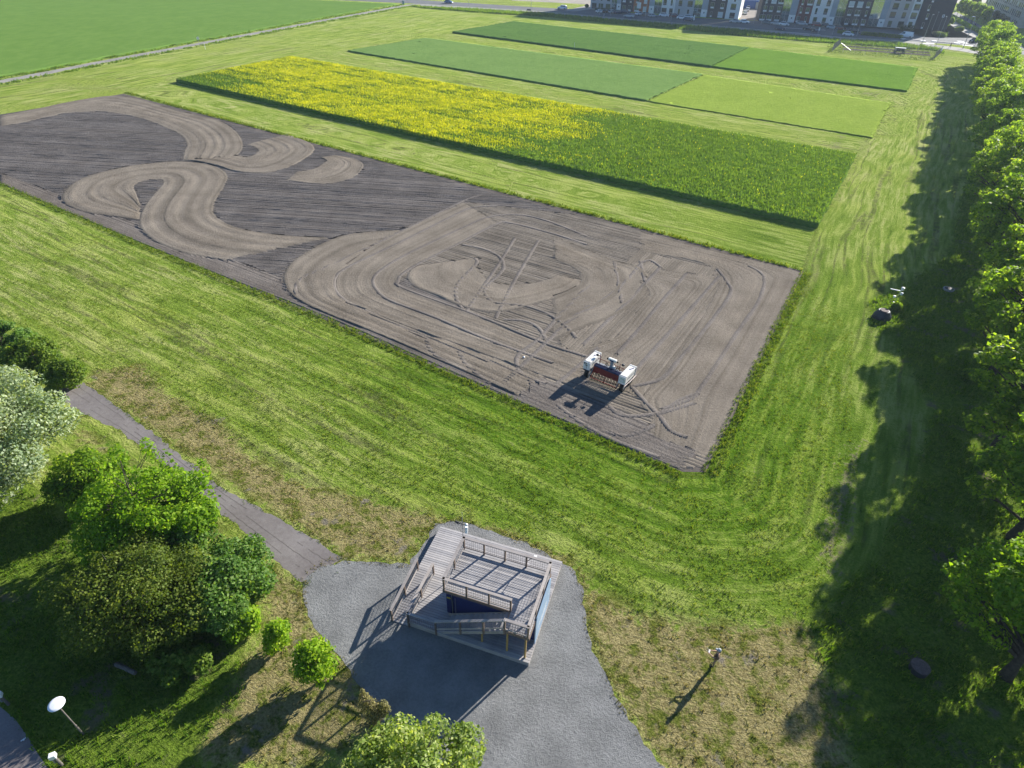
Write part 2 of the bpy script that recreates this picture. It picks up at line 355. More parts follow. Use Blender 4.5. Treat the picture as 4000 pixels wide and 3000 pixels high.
def soft_mask(P, poly, soft):
    d, _, _ = poly_dist(P, poly); s = np.where(in_poly(P, poly), d, -d); return np.clip(.5 + s / (2 * soft), 0, 1)
def catmull(pts, step):
    pts = np.array(pts, float); out = []
    for i in range(len(pts) - 1):
        p0 = pts[max(i-1, 0)]; p1 = pts[i]; p2 = pts[i+1]; p3 = pts[min(i+2, len(pts)-1)]
        n = max(2, int(np.hypot(*(p2 - p1)[:2]) / step)) if not hasattr(step, '__len__') else step[i]
        for t in np.arange(n) / n:
            out.append(.5 * ((2*p1) + (-p0+p2)*t + (2*p0-5*p1+4*p2-p3)*t*t + (-p0+3*p1-3*p2+p3)*t**3))
    out.append(pts[-1]); return np.array(out)
def rough_edge(poly, step=1.0, amp=.15, seed=0, keep=()):
    rs = np.random.RandomState(seed); out = []; n = len(poly)
    for i in range(n):
        a = np.array(poly[i]); b = np.array(poly[(i+1) % n]); L = np.hypot(*(b - a)); k = max(1, int(L / step))
        nr = np.array([-(b-a)[1], (b-a)[0]]) / max(L, 1e-6)
        for j in range(k): out.append(tuple(a + (b-a)*j/k + nr * (rs.normal(0, amp) if j and i not in keep else 0)))
    return out
def sheet(name, poly, z, m, rough=0, step=1.0, seed=0, kind='structure', keep=()):
    p = rough_edge(poly, step, rough, seed, keep) if rough else poly
    me = D.meshes.new(name); bm = bmesh.new(); vs = [bm.verts.new((x, y, z)) for x, y in p]; f = bm.faces.new(vs)
    bmesh.ops.triangulate(bm, faces=[f]); bmesh.ops.recalc_face_normals(bm, faces=bm.faces)
    if sum(f.normal.z for f in bm.faces) < 0: bmesh.ops.reverse_faces(bm, faces=bm.faces)
    bm.to_mesh(me); bm.free(); me.materials.append(m)
    o = link(name, me); o['kind'] = kind; return o
def strip_poly(pts, w0, w1):
    """polygon along a polyline, from offset w0 to w1 (left positive)"""
    p = np.array(pts, float); t = np.gradient(p, axis=0); t /= np.hypot(t[:, 0], t[:, 1])[:, None]; n = np.stack([-t[:, 1], t[:, 0]], 1)
    return [tuple(x) for x in p + n*w0] + [tuple(x) for x in (p + n*w1)[::-1]]

# ------------------------------------------------------------------ the ground
DIRT = [(-91.39,151.94), (36.20,70.33), (15.53,34.66), (13.64,34.65), (-117.0,117.0)]
DRY = [[(-39.09,45.81),(-35.23,47.22),(-31.32,43.03),(-25.04,39.40),(-20.20,34.92),(-15.79,32.31),(-9.24,30.61),(-3.43,29.12),(0.28,28.20),(4.66,25.95),(3.57,24.89),(-3.34,28.08),(-6.05,27.99),(-6.60,25.60),(-11.28,25.66),(-16.32,29.04),(-29.63,37.59),(-38.93,43.84)],
       [(-37.21,38.91),(-29.38,33.72),(-19.19,26.90),(-13.06,23.41),(-11.68,20.75),(-8.35,17.65),(-6.34,14.65),(-9.93,12.84),(-16.39,12.68),(-15.55,17.31),(-14.42,20.50),(-16.44,24.08),(-23.90,29.50),(-30.02,33.42),(-35.34,36.43)],
       [(4.30,25.73),(6.15,23.42),(8.42,22.02),(13.07,21.28),(18.81,21.79),(18.87,18.68),(18.43,14.12),(18.00,12.79),(8.31,12.56),(6.21,16.87),(5.08,20.54)]]
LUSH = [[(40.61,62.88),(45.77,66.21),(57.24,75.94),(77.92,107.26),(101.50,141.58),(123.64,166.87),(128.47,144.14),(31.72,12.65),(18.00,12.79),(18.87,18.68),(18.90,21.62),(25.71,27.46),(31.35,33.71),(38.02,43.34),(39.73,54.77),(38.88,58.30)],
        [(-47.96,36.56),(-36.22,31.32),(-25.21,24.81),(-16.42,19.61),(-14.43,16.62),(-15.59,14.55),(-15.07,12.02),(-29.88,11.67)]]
WEAR = [[(28.57,39.54),(30.06,38.95),(25.38,30.93),(21.89,24.66),(21.31,26.26),(25.07,33.49)], [(93.91,183.72),(106.74,202.49),(113.88,211.15),(96.08,180.86),(71.33,138.72),(48.65,100.12),(42.50,89.91),(48.25,102.49),(70.48,140.65)]]
xs = np.concatenate([-np.geomspace(2600, 72, 34), np.arange(-70, 70.1, .7), np.geomspace(72, 2600, 34)])
ys = np.concatenate([[-60, -30, -10, 0], np.arange(6, 92, .7), np.arange(92, 400, 3.0), np.geomspace(404, 4200, 14)])
X, Y = np.meshgrid(xs, ys); P2 = np.stack([X.ravel(), Y.ravel()], 1)
nx, ny = len(xs), len(ys); I = np.arange(nx * ny).reshape(ny, nx)
F = np.stack([I[:-1, :-1].ravel(), I[:-1, 1:].ravel(), I[1:, 1:].ravel(), I[1:, :-1].ravel()], 1)
me = np_mesh('ground', np.concatenate([P2, np.zeros((len(P2), 1))], 1), F, True)
BLOCK = [(-91.39,151.94), (-84.90,164.74), (-66.19,197.37), (-53.67,212.60), (-33.18,240.59), (-25.21,254.64), (-3.31,286.04), (120.55,208.48), (101.10,175.45), (90.59,162.03), (72.06,131.23), (62.81,117.53), (42.95,83.95), (36.20,70.33), (15.53,34.66), (13.64,34.65), (-117.0,117.0)]
PLOTS = [DIRT, [(-84.90,164.74), (42.95,83.95), (62.81,117.53), (-66.19,197.37)], [(-53.67,212.60), (72.06,131.23), (90.59,162.03), (-33.18,240.59)], [(-25.21,254.64), (101.10,175.45), (120.55,208.48), (-3.31,286.04)]]
dd, aa, an = poly_dist(P2, BLOCK); ins = in_poly(P2, BLOCK)
for pl_ in PLOTS:
    d_, a_, _ = poly_dist(P2[ins], pl_); cur = dd[ins]; cura = aa[ins]
    if pl_ is DIRT: cur = d_.copy(); cura = a_.copy()
    else: m_ = d_ < cur; cur = np.where(m_, d_, cur); cura = np.where(m_, a_, cura)
    dd[ins] = cur; aa[ins] = cura
set_attr(me, 'mow', dd); set_attr(me, 'along', aa + an * 14)
set_attr(me, 'dry', np.max([soft_mask(P2, p, 1.2) for p in DRY], 0))
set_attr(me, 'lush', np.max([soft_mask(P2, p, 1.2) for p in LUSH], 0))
set_attr(me, 'wear', np.max([soft_mask(P2, p, .8) for p in WEAR], 0))
set_attr(me, 'fresh', np.clip(1.35 - (P2[:, 1] - 20) / 60 , 0, 1) * np.clip((P2[:, 0] + 45) / 40, .25, 1))
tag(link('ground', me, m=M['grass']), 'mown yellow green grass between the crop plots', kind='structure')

# ------------------------------------------------------------------ tilled field: real furrows
rs = np.random.RandomState(5)
field = sheet('tilled_field', DIRT, .006, M['soil3']); tag(field, 'dark bare soil field with curved tillage marks')
def clip_line(o, d, poly):
    ts = []
    for i in range(len(poly)):
        a = np.array(poly[i]); b = np.array(poly[(i+1) % len(poly)]); e = b - a; den = d[0]*e[1] - d[1]*e[0]
        if abs(den) < 1e-9: continue
        t = ((a-o)[0]*e[1] - (a-o)[1]*e[0]) / den; u = ((a-o)[0]*d[1] - (a-o)[1]*d[0]) / den
        if 0 <= u < 1: ts.append(t)
    return (min(ts), max(ts)) if len(ts) >= 2 else None
def straight_rows(name, poly, ang, sp_, amp, z, m):
    d = np.array([math.cos(R(ang)), math.sin(R(ang))]); n = np.array([-d[1], d[0]]); pr = np.array(poly) @ n
    V = []; Fc = []; TN = []
    t = pr.min() + sp_ / 2
    while t < pr.max():
        c = clip_line(n * t, d, poly)
        if c and c[1] - c[0] > .6:
            k = max(2, int((c[1]-c[0]) / .9)); s = np.linspace(c[0], c[1], k + 1); a = amp * rs.uniform(.6, 1.35); b0 = len(V)
            wob = np.cumsum(rs.normal(0, .012, k+1)); wob -= np.linspace(wob[0], wob[-1], k+1)
            hz = a * rs.uniform(.75, 1.15, k+1)
            tn = rs.uniform(0, 1)**1.6
            for i in range(k + 1):
                TN += [tn]*3
                for off, h in ((-sp_/2, .0), (rs.normal(0, .02), hz[i]), (sp_/2, .0)):
                    q = n * (t + off + wob[i]) + d * s[i]; V.append((q[0], q[1], z + h))
            for i in range(k):
                j = b0 + i*3; Fc += [(j, j+3, j+4, j+1), (j+1, j+4, j+5, j+2)]
        t += sp_
    LAYERS.append((name, np.array(V), np.array(Fc), m, [tuple(p) for p in poly], np.array(TN)))
LAYERS = []
straight_rows('furrow_rows', [(-90.38,150.00), (35.25,69.93), (15.52,35.23), (13.84,35.03), (-115.0,117.5), (-106.0,132.0)], -5.5, .33, .075, .010, M['soil'])
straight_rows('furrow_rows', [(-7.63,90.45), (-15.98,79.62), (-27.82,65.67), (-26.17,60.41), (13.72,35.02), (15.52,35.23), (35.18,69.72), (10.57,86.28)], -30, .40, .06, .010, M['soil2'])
_a, _b = np.array((7.18,52.46)), np.array((17.42,69.08))
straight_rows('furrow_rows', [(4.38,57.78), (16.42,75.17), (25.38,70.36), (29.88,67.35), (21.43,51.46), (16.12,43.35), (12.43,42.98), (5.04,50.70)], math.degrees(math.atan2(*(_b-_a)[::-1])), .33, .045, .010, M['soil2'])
straight_rows('furrow_rows', [(-13.63,65.06), (-11.49,68.79), (-5.23,58.43), (1.90,53.21), (7.54,49.97), (7.12,45.03), (-5.14,51.60), (-13.06,56.86)], -32, .33, .05, .010, M['soil'])
def swath(outer, inner, z, m, sp_=.36, amp=.075, name='tilled_swath', step=.9):
    o = np.array(outer, float); q = np.array(inner, float)
    ns = [max(2, int(max(np.hypot(*(o[i+1]-o[i])), np.hypot(*(q[i+1]-q[i]))) / step)) for i in range(len(o)-1)]
    O = catmull(o, ns); Q = catmull(q, ns); wd = np.hypot(*(O - Q).T); K = max(4, int(np.percentile(wd, 60) / sp_))
    ncol = 2 * K + 1; v = np.linspace(0, 1, ncol); zig = np.where(np.arange(ncol) % 2 == 1, 1.0, 0.0) * np.repeat(rs.uniform(.55, 1.4, K + 1), 2)[:ncol] * amp
    n = len(O); pos = O[:, None, :] * (1 - v[None, :, None]) + Q[:, None, :] * v[None, :, None]
    tiny = np.minimum(1, wd / (K * .2))[:, None]
    zz = z + zig[None, :] * rs.uniform(.8, 1.15, (n, ncol)) * tiny
    zz[0, :] = .012; zz[-1, :] = .012
    V = np.concatenate([pos, zz[:, :, None]], 2).reshape(-1, 3); J = np.arange(n * ncol).reshape(n, ncol)
    Fc = np.stack([J[:-1, :-1].ravel(), J[:-1, 1:].ravel(), J[1:, 1:].ravel(), J[1:, :-1].ravel()], 1)
    tone = np.repeat(rs.uniform(0, 1, K + 1)**1.4, 2)[:ncol]; tone = np.where(np.arange(ncol) % 4 < 2, tone, tone*.35)
    LAYERS.append((name, V, Fc, m, [tuple(p) for p in O[::2]] + [tuple(p) for p in Q[::-2]], np.tile(tone, n)))
# headland passes along the edges, then the loops, then the s-shaped passes
swath([(-80.18,93.32),(-41.69,69.35),(-19.32,56.04),(0.03,43.38),(13.67,34.79)], [(-83.31,97.94),(-44.15,74.87),(-20.44,60.55),(-0.05,48.38),(15.90,37.78)], .012, M['soil'], .30)
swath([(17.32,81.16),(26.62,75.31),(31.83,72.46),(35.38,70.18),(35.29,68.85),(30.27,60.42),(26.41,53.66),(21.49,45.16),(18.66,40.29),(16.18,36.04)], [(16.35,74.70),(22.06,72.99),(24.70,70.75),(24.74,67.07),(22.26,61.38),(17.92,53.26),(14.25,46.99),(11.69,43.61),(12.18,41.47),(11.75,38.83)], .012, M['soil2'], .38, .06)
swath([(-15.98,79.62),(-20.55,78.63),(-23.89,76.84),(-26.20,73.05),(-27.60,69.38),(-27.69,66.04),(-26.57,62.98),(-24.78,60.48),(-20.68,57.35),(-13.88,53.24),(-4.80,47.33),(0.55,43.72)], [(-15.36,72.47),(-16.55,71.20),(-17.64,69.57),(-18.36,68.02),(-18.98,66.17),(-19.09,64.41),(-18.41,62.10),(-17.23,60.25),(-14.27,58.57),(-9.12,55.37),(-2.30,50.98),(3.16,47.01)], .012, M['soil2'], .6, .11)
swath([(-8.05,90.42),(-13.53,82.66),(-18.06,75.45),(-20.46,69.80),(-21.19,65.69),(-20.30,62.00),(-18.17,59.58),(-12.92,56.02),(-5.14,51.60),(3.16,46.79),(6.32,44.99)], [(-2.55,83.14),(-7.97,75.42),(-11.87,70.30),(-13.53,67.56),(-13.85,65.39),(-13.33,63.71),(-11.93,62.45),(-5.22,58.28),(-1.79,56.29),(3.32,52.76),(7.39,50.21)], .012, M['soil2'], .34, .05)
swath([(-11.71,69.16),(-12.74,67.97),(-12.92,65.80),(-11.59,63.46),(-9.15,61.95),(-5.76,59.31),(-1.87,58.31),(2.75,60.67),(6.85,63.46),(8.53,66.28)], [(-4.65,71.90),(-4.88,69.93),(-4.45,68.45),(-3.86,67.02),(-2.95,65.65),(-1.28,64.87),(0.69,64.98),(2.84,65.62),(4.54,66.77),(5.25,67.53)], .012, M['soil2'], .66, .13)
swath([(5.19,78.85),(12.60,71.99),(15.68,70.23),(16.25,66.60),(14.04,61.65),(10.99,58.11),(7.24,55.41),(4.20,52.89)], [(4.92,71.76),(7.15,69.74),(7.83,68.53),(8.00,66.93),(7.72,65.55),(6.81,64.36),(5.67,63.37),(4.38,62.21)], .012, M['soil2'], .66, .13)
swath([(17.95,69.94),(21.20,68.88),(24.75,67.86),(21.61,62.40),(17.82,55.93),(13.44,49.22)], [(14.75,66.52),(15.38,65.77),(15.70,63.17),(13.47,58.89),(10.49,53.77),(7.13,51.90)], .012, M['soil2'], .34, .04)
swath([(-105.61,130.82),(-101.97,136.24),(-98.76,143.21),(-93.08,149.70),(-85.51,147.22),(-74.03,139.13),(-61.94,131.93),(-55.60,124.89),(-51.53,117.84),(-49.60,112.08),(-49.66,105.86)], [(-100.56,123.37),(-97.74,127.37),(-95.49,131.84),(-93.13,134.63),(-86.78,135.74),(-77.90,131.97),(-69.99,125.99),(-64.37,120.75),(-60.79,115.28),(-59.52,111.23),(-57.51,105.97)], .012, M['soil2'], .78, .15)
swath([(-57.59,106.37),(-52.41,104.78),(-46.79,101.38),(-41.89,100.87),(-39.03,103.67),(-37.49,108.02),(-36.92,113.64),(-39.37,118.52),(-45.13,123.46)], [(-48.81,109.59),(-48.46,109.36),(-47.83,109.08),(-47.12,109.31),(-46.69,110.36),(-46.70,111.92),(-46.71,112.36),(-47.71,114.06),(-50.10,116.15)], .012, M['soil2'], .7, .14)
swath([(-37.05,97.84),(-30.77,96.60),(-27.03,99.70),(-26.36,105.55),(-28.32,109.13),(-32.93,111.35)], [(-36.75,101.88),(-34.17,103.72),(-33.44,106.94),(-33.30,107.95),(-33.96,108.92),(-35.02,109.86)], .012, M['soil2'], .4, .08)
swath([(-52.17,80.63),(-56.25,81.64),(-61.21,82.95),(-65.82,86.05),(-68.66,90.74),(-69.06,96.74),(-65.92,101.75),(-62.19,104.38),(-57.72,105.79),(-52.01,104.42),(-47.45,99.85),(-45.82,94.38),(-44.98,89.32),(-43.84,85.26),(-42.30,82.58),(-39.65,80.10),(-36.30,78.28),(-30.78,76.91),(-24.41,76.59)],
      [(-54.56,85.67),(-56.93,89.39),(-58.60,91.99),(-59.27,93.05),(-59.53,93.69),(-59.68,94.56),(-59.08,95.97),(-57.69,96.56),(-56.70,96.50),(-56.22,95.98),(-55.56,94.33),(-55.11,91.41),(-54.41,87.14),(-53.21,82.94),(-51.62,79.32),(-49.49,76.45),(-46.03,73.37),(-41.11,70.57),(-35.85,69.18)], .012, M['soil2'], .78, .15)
for i, (nm, V, Fc, m_, poly, tn_) in enumerate(LAYERS):
    if not len(Fc): continue
    cen = V[Fc].mean(1)[:, :2]; keep = np.ones(len(Fc), bool)
    for later in LAYERS[i+1:]: keep &= ~in_poly(cen, later[4])
    me_ = np_mesh(nm, V, Fc[keep]); set_attr(me_, 'ridge_shade', tn_); o_ = link(nm, me_, field, m_)
    if nm == 'furrow_rows': o_['kind'] = 'stuff'
def wheel_track(pts, w_=.34, z=.072):
    c = catmull(pts, .17); n = len(c); t = np.gradient(c, axis=0); t /= np.maximum(1e-6, np.hypot(t[:, 0], t[:, 1]))[:, None]; nr = np.stack([-t[:, 1], t[:, 0]], 1)
    lug = np.where(np.arange(n) % 2 == 0, .010, -.018)
    cols = []
    for off, lag, base in ((-.72, 0, -.05), (-.5, .16, .01), (0, -.12, .0), (.5, .16, .01), (.72, 0, -.05)):
        q = c + nr * off * w_ + t * lag; cols.append(np.concatenate([q, (z + base + (lug if abs(off) < .6 else 0))[:, None] if abs(off) < .6 else np.full((n, 1), z + base)], 1))
    V = np.stack(cols, 1).reshape(-1, 3); J = np.arange(n * 5).reshape(n, 5)
    Fc = np.stack([J[:-1, :-1].ravel(), J[:-1, 1:].ravel(), J[1:, 1:].ravel(), J[1:, :-1].ravel()], 1)
    return link('wheel_track', np_mesh('wheel_track', V, Fc), field, M['soil'])
for pts in ([(-5.29,93.81),(-8.28,90.69),(-15.11,80.15),(-20.02,72.60),(-23.38,67.74),(-25.17,65.12),(-25.29,62.72),(-24.66,61.12)],
    [(-2.76,89.40),(-6.05,88.62),(-7.98,86.87),(-14.59,76.76),(-20.20,68.67),(-21.36,65.68),(-20.86,62.96),(-19.53,60.76),(-17.58,59.00),(-11.19,54.44),(-6.54,51.53),(0.52,47.34),(1.83,45.65)],
    [(9.75,79.18),(4.19,84.33),(0.18,86.11),(-3.82,85.07),(-7.49,80.87),(-13.89,72.15),(-16.27,67.77),(-16.79,65.23),(-16.02,62.89),(-13.98,60.42),(-8.59,57.09),(-2.38,52.75),(3.90,49.10)],
    [(9.53,76.50),(5.02,79.80),(-0.77,83.01),(-2.92,82.38),(-7.46,75.89),(-11.81,69.91),(-13.58,66.83),(-13.79,65.05),(-13.04,63.39),(-5.23,58.43),(-1.79,56.15),(3.31,52.50),(7.56,50.22)],
    [(-0.12,78.11),(-1.95,70.49),(-5.23,58.43)], [(3.06,77.41),(0.18,66.53),(-1.97,57.13)],
    [(-7.06,75.48),(-4.25,74.38),(-2.19,72.45),(-1.41,69.75),(-1.85,67.49),(-3.37,63.91),(-3.09,61.63),(-1.78,60.43),(1.19,59.97),(3.78,58.30),(5.63,55.81),(6.52,53.69)],
    [(-5.15,71.47),(-4.88,69.93),(-6.69,64.75),(-6.54,61.13),(-5.74,59.00)], [(8.81,65.25),(4.99,58.06),(2.62,53.25),(0.77,50.63),(0.37,48.94),(1.05,46.92),(3.13,45.70)],
    [(8.40,60.34),(6.16,57.25),(3.31,52.50),(0.51,47.79),(-0.77,45.75)], [(-5.52,51.08),(-4.64,48.71),(-3.17,46.74),(-2.06,45.48)], [(-1.07,56.89),(1.18,56.72),(2.66,55.39),(3.34,53.28)], [(-8.93,52.69),(-8.09,50.47),(-6.25,48.64),(-4.40,47.35)],
    [(16.08,71.54),(11.64,63.69),(5.32,56.24)], [(18.22,70.38),(12.53,60.87),(7.18,52.46)], [(21.20,68.88),(16.89,61.80),(13.76,56.34),(10.47,50.95)], [(25.05,68.28),(19.16,59.18),(14.56,52.25),(11.18,47.10)],
    [(25.38,70.36),(25.69,67.12),(25.34,64.05),(21.29,57.34),(16.71,50.43),(14.25,46.99),(11.27,45.66)], [(29.57,71.46),(30.64,68.59),(28.29,62.75),(23.82,55.61),(20.24,49.79),(17.83,45.94),(16.40,44.03),(13.43,42.37)],
    [(11.13,45.65),(12.18,43.19),(13.00,41.50),(13.71,39.49),(14.87,38.76)], [(13.00,41.50),(15.36,43.76),(17.13,44.74)], [(8.77,42.61),(9.72,41.37),(12.76,41.70),(16.54,43.37)], [(15.88,71.53),(17.17,72.26),(17.98,71.22),(18.22,70.38)], [(12.23,61.21),(12.58,71.77)], [(15.69,66.57),(15.94,71.97)],
    [(3.91,45.34),(6.44,48.65),(8.71,51.97)], [(4.08,42.63),(6.11,40.19),(8.67,38.14),(12.09,36.24)], [(12.52,40.25),(9.92,38.76),(7.75,39.26)]):
    wheel_track(pts)
# pale stones lying on the soil
# ------------------------------------------------------------------ roads, paths, yard (sheets a few mm apart)
gravel_yard = sheet('gravel_yard', [(-13.23,23.69),(-12.46,24.90),(-11.06,25.46),(-8.64,25.43),(-6.55,25.29),(-5.90,26.89),(-5.24,28.82),(-4.17,29.09),(-2.49,28.80),(0.10,27.74),(2.42,26.72),(4.28,25.42),(4.95,23.95),(5.04,21.92),(5.08,20.54),(5.60,18.63),(6.21,16.87),(7.35,14.86),(8.44,13.27),(8.83,12.57),(-2.31,12.32),(-4.26,13.45),(-6.36,14.78),(-8.85,17.94),(-10.18,19.14),(-11.71,20.58),(-12.70,22.12)], .008, M['gravel'], .09, .4, 3)
tag(gravel_yard, 'grey gravel yard around the wooden platform')
old_path = sheet('asphalt_path', [(-42.34,44.08),(-39.03,44.03),(-34.26,40.74),(-29.56,37.43),(-21.31,31.46),(-16.25,28.81),(-11.10,25.62),(-13.13,23.64),(-17.33,26.63),(-25.42,32.90),(-32.13,37.49),(-38.50,40.74)], .004, M['asphalt_old'], .08, .5, 4)
tag(old_path, 'worn dark asphalt path with long seams')
for k, fr in enumerate((.24, .52, .80)):          # long cracks and seams grown with moss
    a = np.array([(-38.93,43.84),(-29.48,37.28),(-21.28,31.38),(-11.25,25.55)]); b = np.array([(-40.65,42.26),(-32.13,37.49),(-25.38,32.82),(-13.14,23.70)])
    line = catmull(a * (1 - fr) + b * fr, .5); rs_ = np.random.RandomState(k); line = line + rs_.normal(0, .025, line.shape)
    link('path_seam', np_mesh('path_seam', np.concatenate([np.concatenate([line + [[.0, .014]], np.full((len(line), 1), .009)], 1), np.concatenate([line - [[.0, .016]], np.full((len(line), 1), .009)], 1)]),
         [(i, i+1, len(line)+i+1, len(line)+i) for i in range(len(line)-1) if math.sin(i*.21+k*2)+rs_.normal(0,.5) > -.5]), old_path, M['soil3'])['kind'] = 'stuff'
tag(sheet('asphalt_road', [(-35.46,16.78),(-27.37,15.45),(-26.12,14.81),(-24.87,13.94),(-23.95,13.22),(-22.89,12.47),(-21.87,11.63),(-31.06,10.13)], .006, M['asphalt_old'], .04, .8, 6), 'shaded asphalt lane in the corner')
row_ax = lambda y: 29.3 + .585 * (y - 18.6)
tag(sheet('tree_path', strip_poly([(row_ax(y) + 5.6, y - 3.2) for y in np.linspace(-5, 330, 40)], 1.7, -1.9), .006, M['dirtpath'], .12, 1.5, 7), 'gravel path running beside the tree row')
tag(sheet('field_path', strip_poly([(-136.32,124.47),(-131.53,144.04),(-125.67,160.40),(-115.47,187.10),(-102.07,219.23),(-78.68,275.50),(-55.36,330.40),(-48.68,342.16)], 1.7, -1.7), .006, M['dirtpath'], .15, 3, 8), 'pale gravel path along the big green field')

# ------------------------------------------------------------------ viewing platform
PO, PR = (-3.66, 21.5, 0), R(-17.8)
plat = thing('viewing_platform', 'two level grey timber viewing deck built round a dark blue container', 'viewing platform', PO, PR)
def pl(name, mb, m, bevel=0, parent=None): return mb.build(name, m, parent or plat, bevel=bevel)
random.seed(3)
pm = {}
def plank(x0, x1, y0, y1, z1, th=.03, name='plank'):
    key = (round(x1-x0, 2), round(y1-y0, 3))
    if key not in pm: pm[key] = MB().box((0, 0, 0), (x1-x0, y1-y0, th)).mesh('plank', M['deck'])
    o = link(name, pm[key], plat); o.location = (x0, y0, z1 - th + random.uniform(-.004, .002)); return o
PW, GAP = .17, .022
y = -1.36
while y < 6.05:
    x0 = -1.93 if y < 2.3 else -3.12
    x1 = 5.76
    if random.random() < .6:
        xm = random.choice((1.2, 2.4, 3.6)); plank(x0, xm - .003, y, y + PW - GAP, .4); plank(xm + .003, x1, y, y + PW - GAP, .4)
    else: plank(x0, x1, y, y + PW - GAP, .4)
    y += PW
y = -1.36; k = 0                                           # the ramp slopes down to the gravel
while y < 2.42:
    zt = .4 - (2.3 - y) / 3.66 * .35
    o = plank(-3.12, -1.945, y, y + PW - GAP, zt); o.rotation_euler = (math.atan(.35 / 3.66), 0, 0); y += PW
pl('deck_frame', MB().box((-1.93,-1.34,.02),(5.74,-1.29,.365)).box((5.69,-1.285,.02),(5.74,6.04,.365)).box((-3.1,2.3,.02),(-3.05,6.04,.365)).box((-3.045,5.99,.02),(5.685,6.04,.365)).box((-1.99,-1.29,.02),(-1.94,2.3,.365)), M['deck2'])
y = .0
while y < 3.15: plank(-.1, 5.62, y, y + PW - GAP, 2.85); y += PW
y = -1.25
while y < -.03: plank(4.15, 5.62, y, y + PW - GAP, 2.85); y += PW
pl('floor_beam', MB().box((-.1,-.045,2.60),(4.14,-.005,2.85)).box((4.10,-1.25,2.60),(4.14,-.05,2.82)).box((4.1,-1.30,2.60),(5.66,-1.255,2.85)).box((5.625,-1.25,2.60),(5.665,3.2,2.85)).box((-.145,-.045,2.60),(-.105,3.2,2.85)).box((-.1,3.18,2.60),(5.62,3.22,2.85)), M['timber'])
ct = pl('container', MB().box((0,.08,.41),(5.62,2.95,2.80)), M['navy'], .02)
pl('door', MB().box((.50,.03,.45),(4.0,.078,2.55)), M['navy'], parent=ct); pl('door_gap', MB().box((.33,.06,.42),(.49,.082,2.6)), M['navy2'], parent=ct)
pl('handle', MB().tube([(.40,.03,.5),(.40,.03,2.5)], .018).tube([(.62,.01,.7),(.62,.01,2.3)], .015), M['steel'], parent=ct)
pl('plate', MB().box((.05,.06,1.95),(.28,.079,2.06)), M['yellow'], parent=ct)
rr = .22; prof = [(-.17,.46),(2.92,.46)] + [(2.92-rr+rr*math.cos(t), 2.93-rr+rr*math.sin(t)) for t in np.linspace(0, math.pi/2, 6)] + [(-.17+rr-rr*math.sin(t), 2.93-rr+rr*math.cos(t)) for t in np.linspace(0, math.pi/2, 6)]
sb = pl('sign_board', MB().prism(prof, 5.68, 5.74, 'x'), M['board'])
lm_ = MB(); random.seed(8)
for i in range(15):                                        # a band of white lettering with a long tail below it
    yy = .35 + i * .125; h = .16 + .10 * math.sin(i * .9) ** 2; z0 = 1.35
    for seg in range(3): lm_.box((5.741, yy + seg*.034, z0 + random.uniform(0, .06)), (5.746, yy + seg*.034 + .022, z0 + h + random.uniform(-.04, .05)))
lm_.box((5.741, 1.0, 1.14),(5.746, 2.1, 1.20)).prism([(-.08,.86),(.33,1.30),(.33,1.22)], 5.741, 5.746, 'x').prism([(2.42,1.75),(2.62,2.0),(2.66,1.95),(2.5,1.70)], 5.741, 5.746, 'x')
pl('lettering', lm_, M['white'], parent=sb)['kind'] = 'stuff'
def post(x, y, z0, z1, m='timber', w_=.1): pl('post', MB().box((x-w_/2, y-w_/2, z0), (x+w_/2, y+w_/2, z1)), M[m])
def rail(p, q, zp, zq, h=1.1, mesh=True, n=1, bottom=.16):
    """hand rail from p to q standing on floor heights zp, zq with n mesh bays"""
    p = Vector((p[0], p[1], zp)); q = Vector((q[0], q[1], zq)); up = Vector((0, 0, 1)); d = (q - p).normalized(); L = (q - p).length
    pl('handrail', MB().bar(p + up*h - d*.06, q + up*h + d*.06, .17, .045), M['deck2'])
    pl('upper_beam', MB().bar(p + up*(h-.075) + d*.05, q + up*(h-.075) - d*.05, .045, .095), M['timber'])
    pl('lower_beam', MB().bar(p + up*bottom + d*.05, q + up*bottom - d*.05, .045, .095), M['deck2'])
    for i in range(n):
        a = p + (q-p)*(i/n) + d*.06; b = p + (q-p)*((i+1)/n) - d*.06; mb = MB(); k = int((b-a).length / .13)
        for j in range(1, k): mb.bar(a + (b-a)*j/k + up*bottom, a + (b-a)*j/k + up*(h-.1), .011)
        for j in range(1, 6): mb.bar(a + up*(bottom + (h-.1-bottom)*j/6), b + up*(bottom + (h-.1-bottom)*j/6), .011)
        pl('wire_mesh', mb, M['wire'])
for x in (-.05, 1.3, 2.68, 4.06): post(x, 3.15, 2.85, 3.93)
for x in (-.05, 1.39, 2.79, 4.12): post(x, -.0, 2.62, 3.93)
for yy in (-1.24, .2, 1.68, 3.15): post(5.56, yy, 2.62, 3.93)
post(-.05, 1.58, 2.85, 3.93); post(4.2, -1.29, 2.5, 3.93)
rail((-.05, 3.15), (5.56, 3.15), 2.85, 2.85, n=4); rail((-.05, 0), (-.05, 3.15), 2.85, 2.85, n=2); rail((-.05, 0), (4.12, 0), 2.85, 2.85, n=3)
rail((5.56, -1.24), (5.56, 3.15), 2.85, 2.85, n=3); rail((4.2, -1.29), (5.56, -1.29), 2.85, 2.85)
rail((-.1, -1.36), (4.2, -1.33), .42, 2.85, n=3, bottom=.30)
for x in (-.1, 1.5, 2.95): post(x, -1.36, .1 if x < 0 else .42 + (x+.1)/4.3*2.43 - .25, .42 + (x+.1)/4.3*2.43 + 1.06)
rail((-1.9, -1.4), (-.1, -1.38), .4, .4); post(-1.9, -1.4, .03, 1.45)
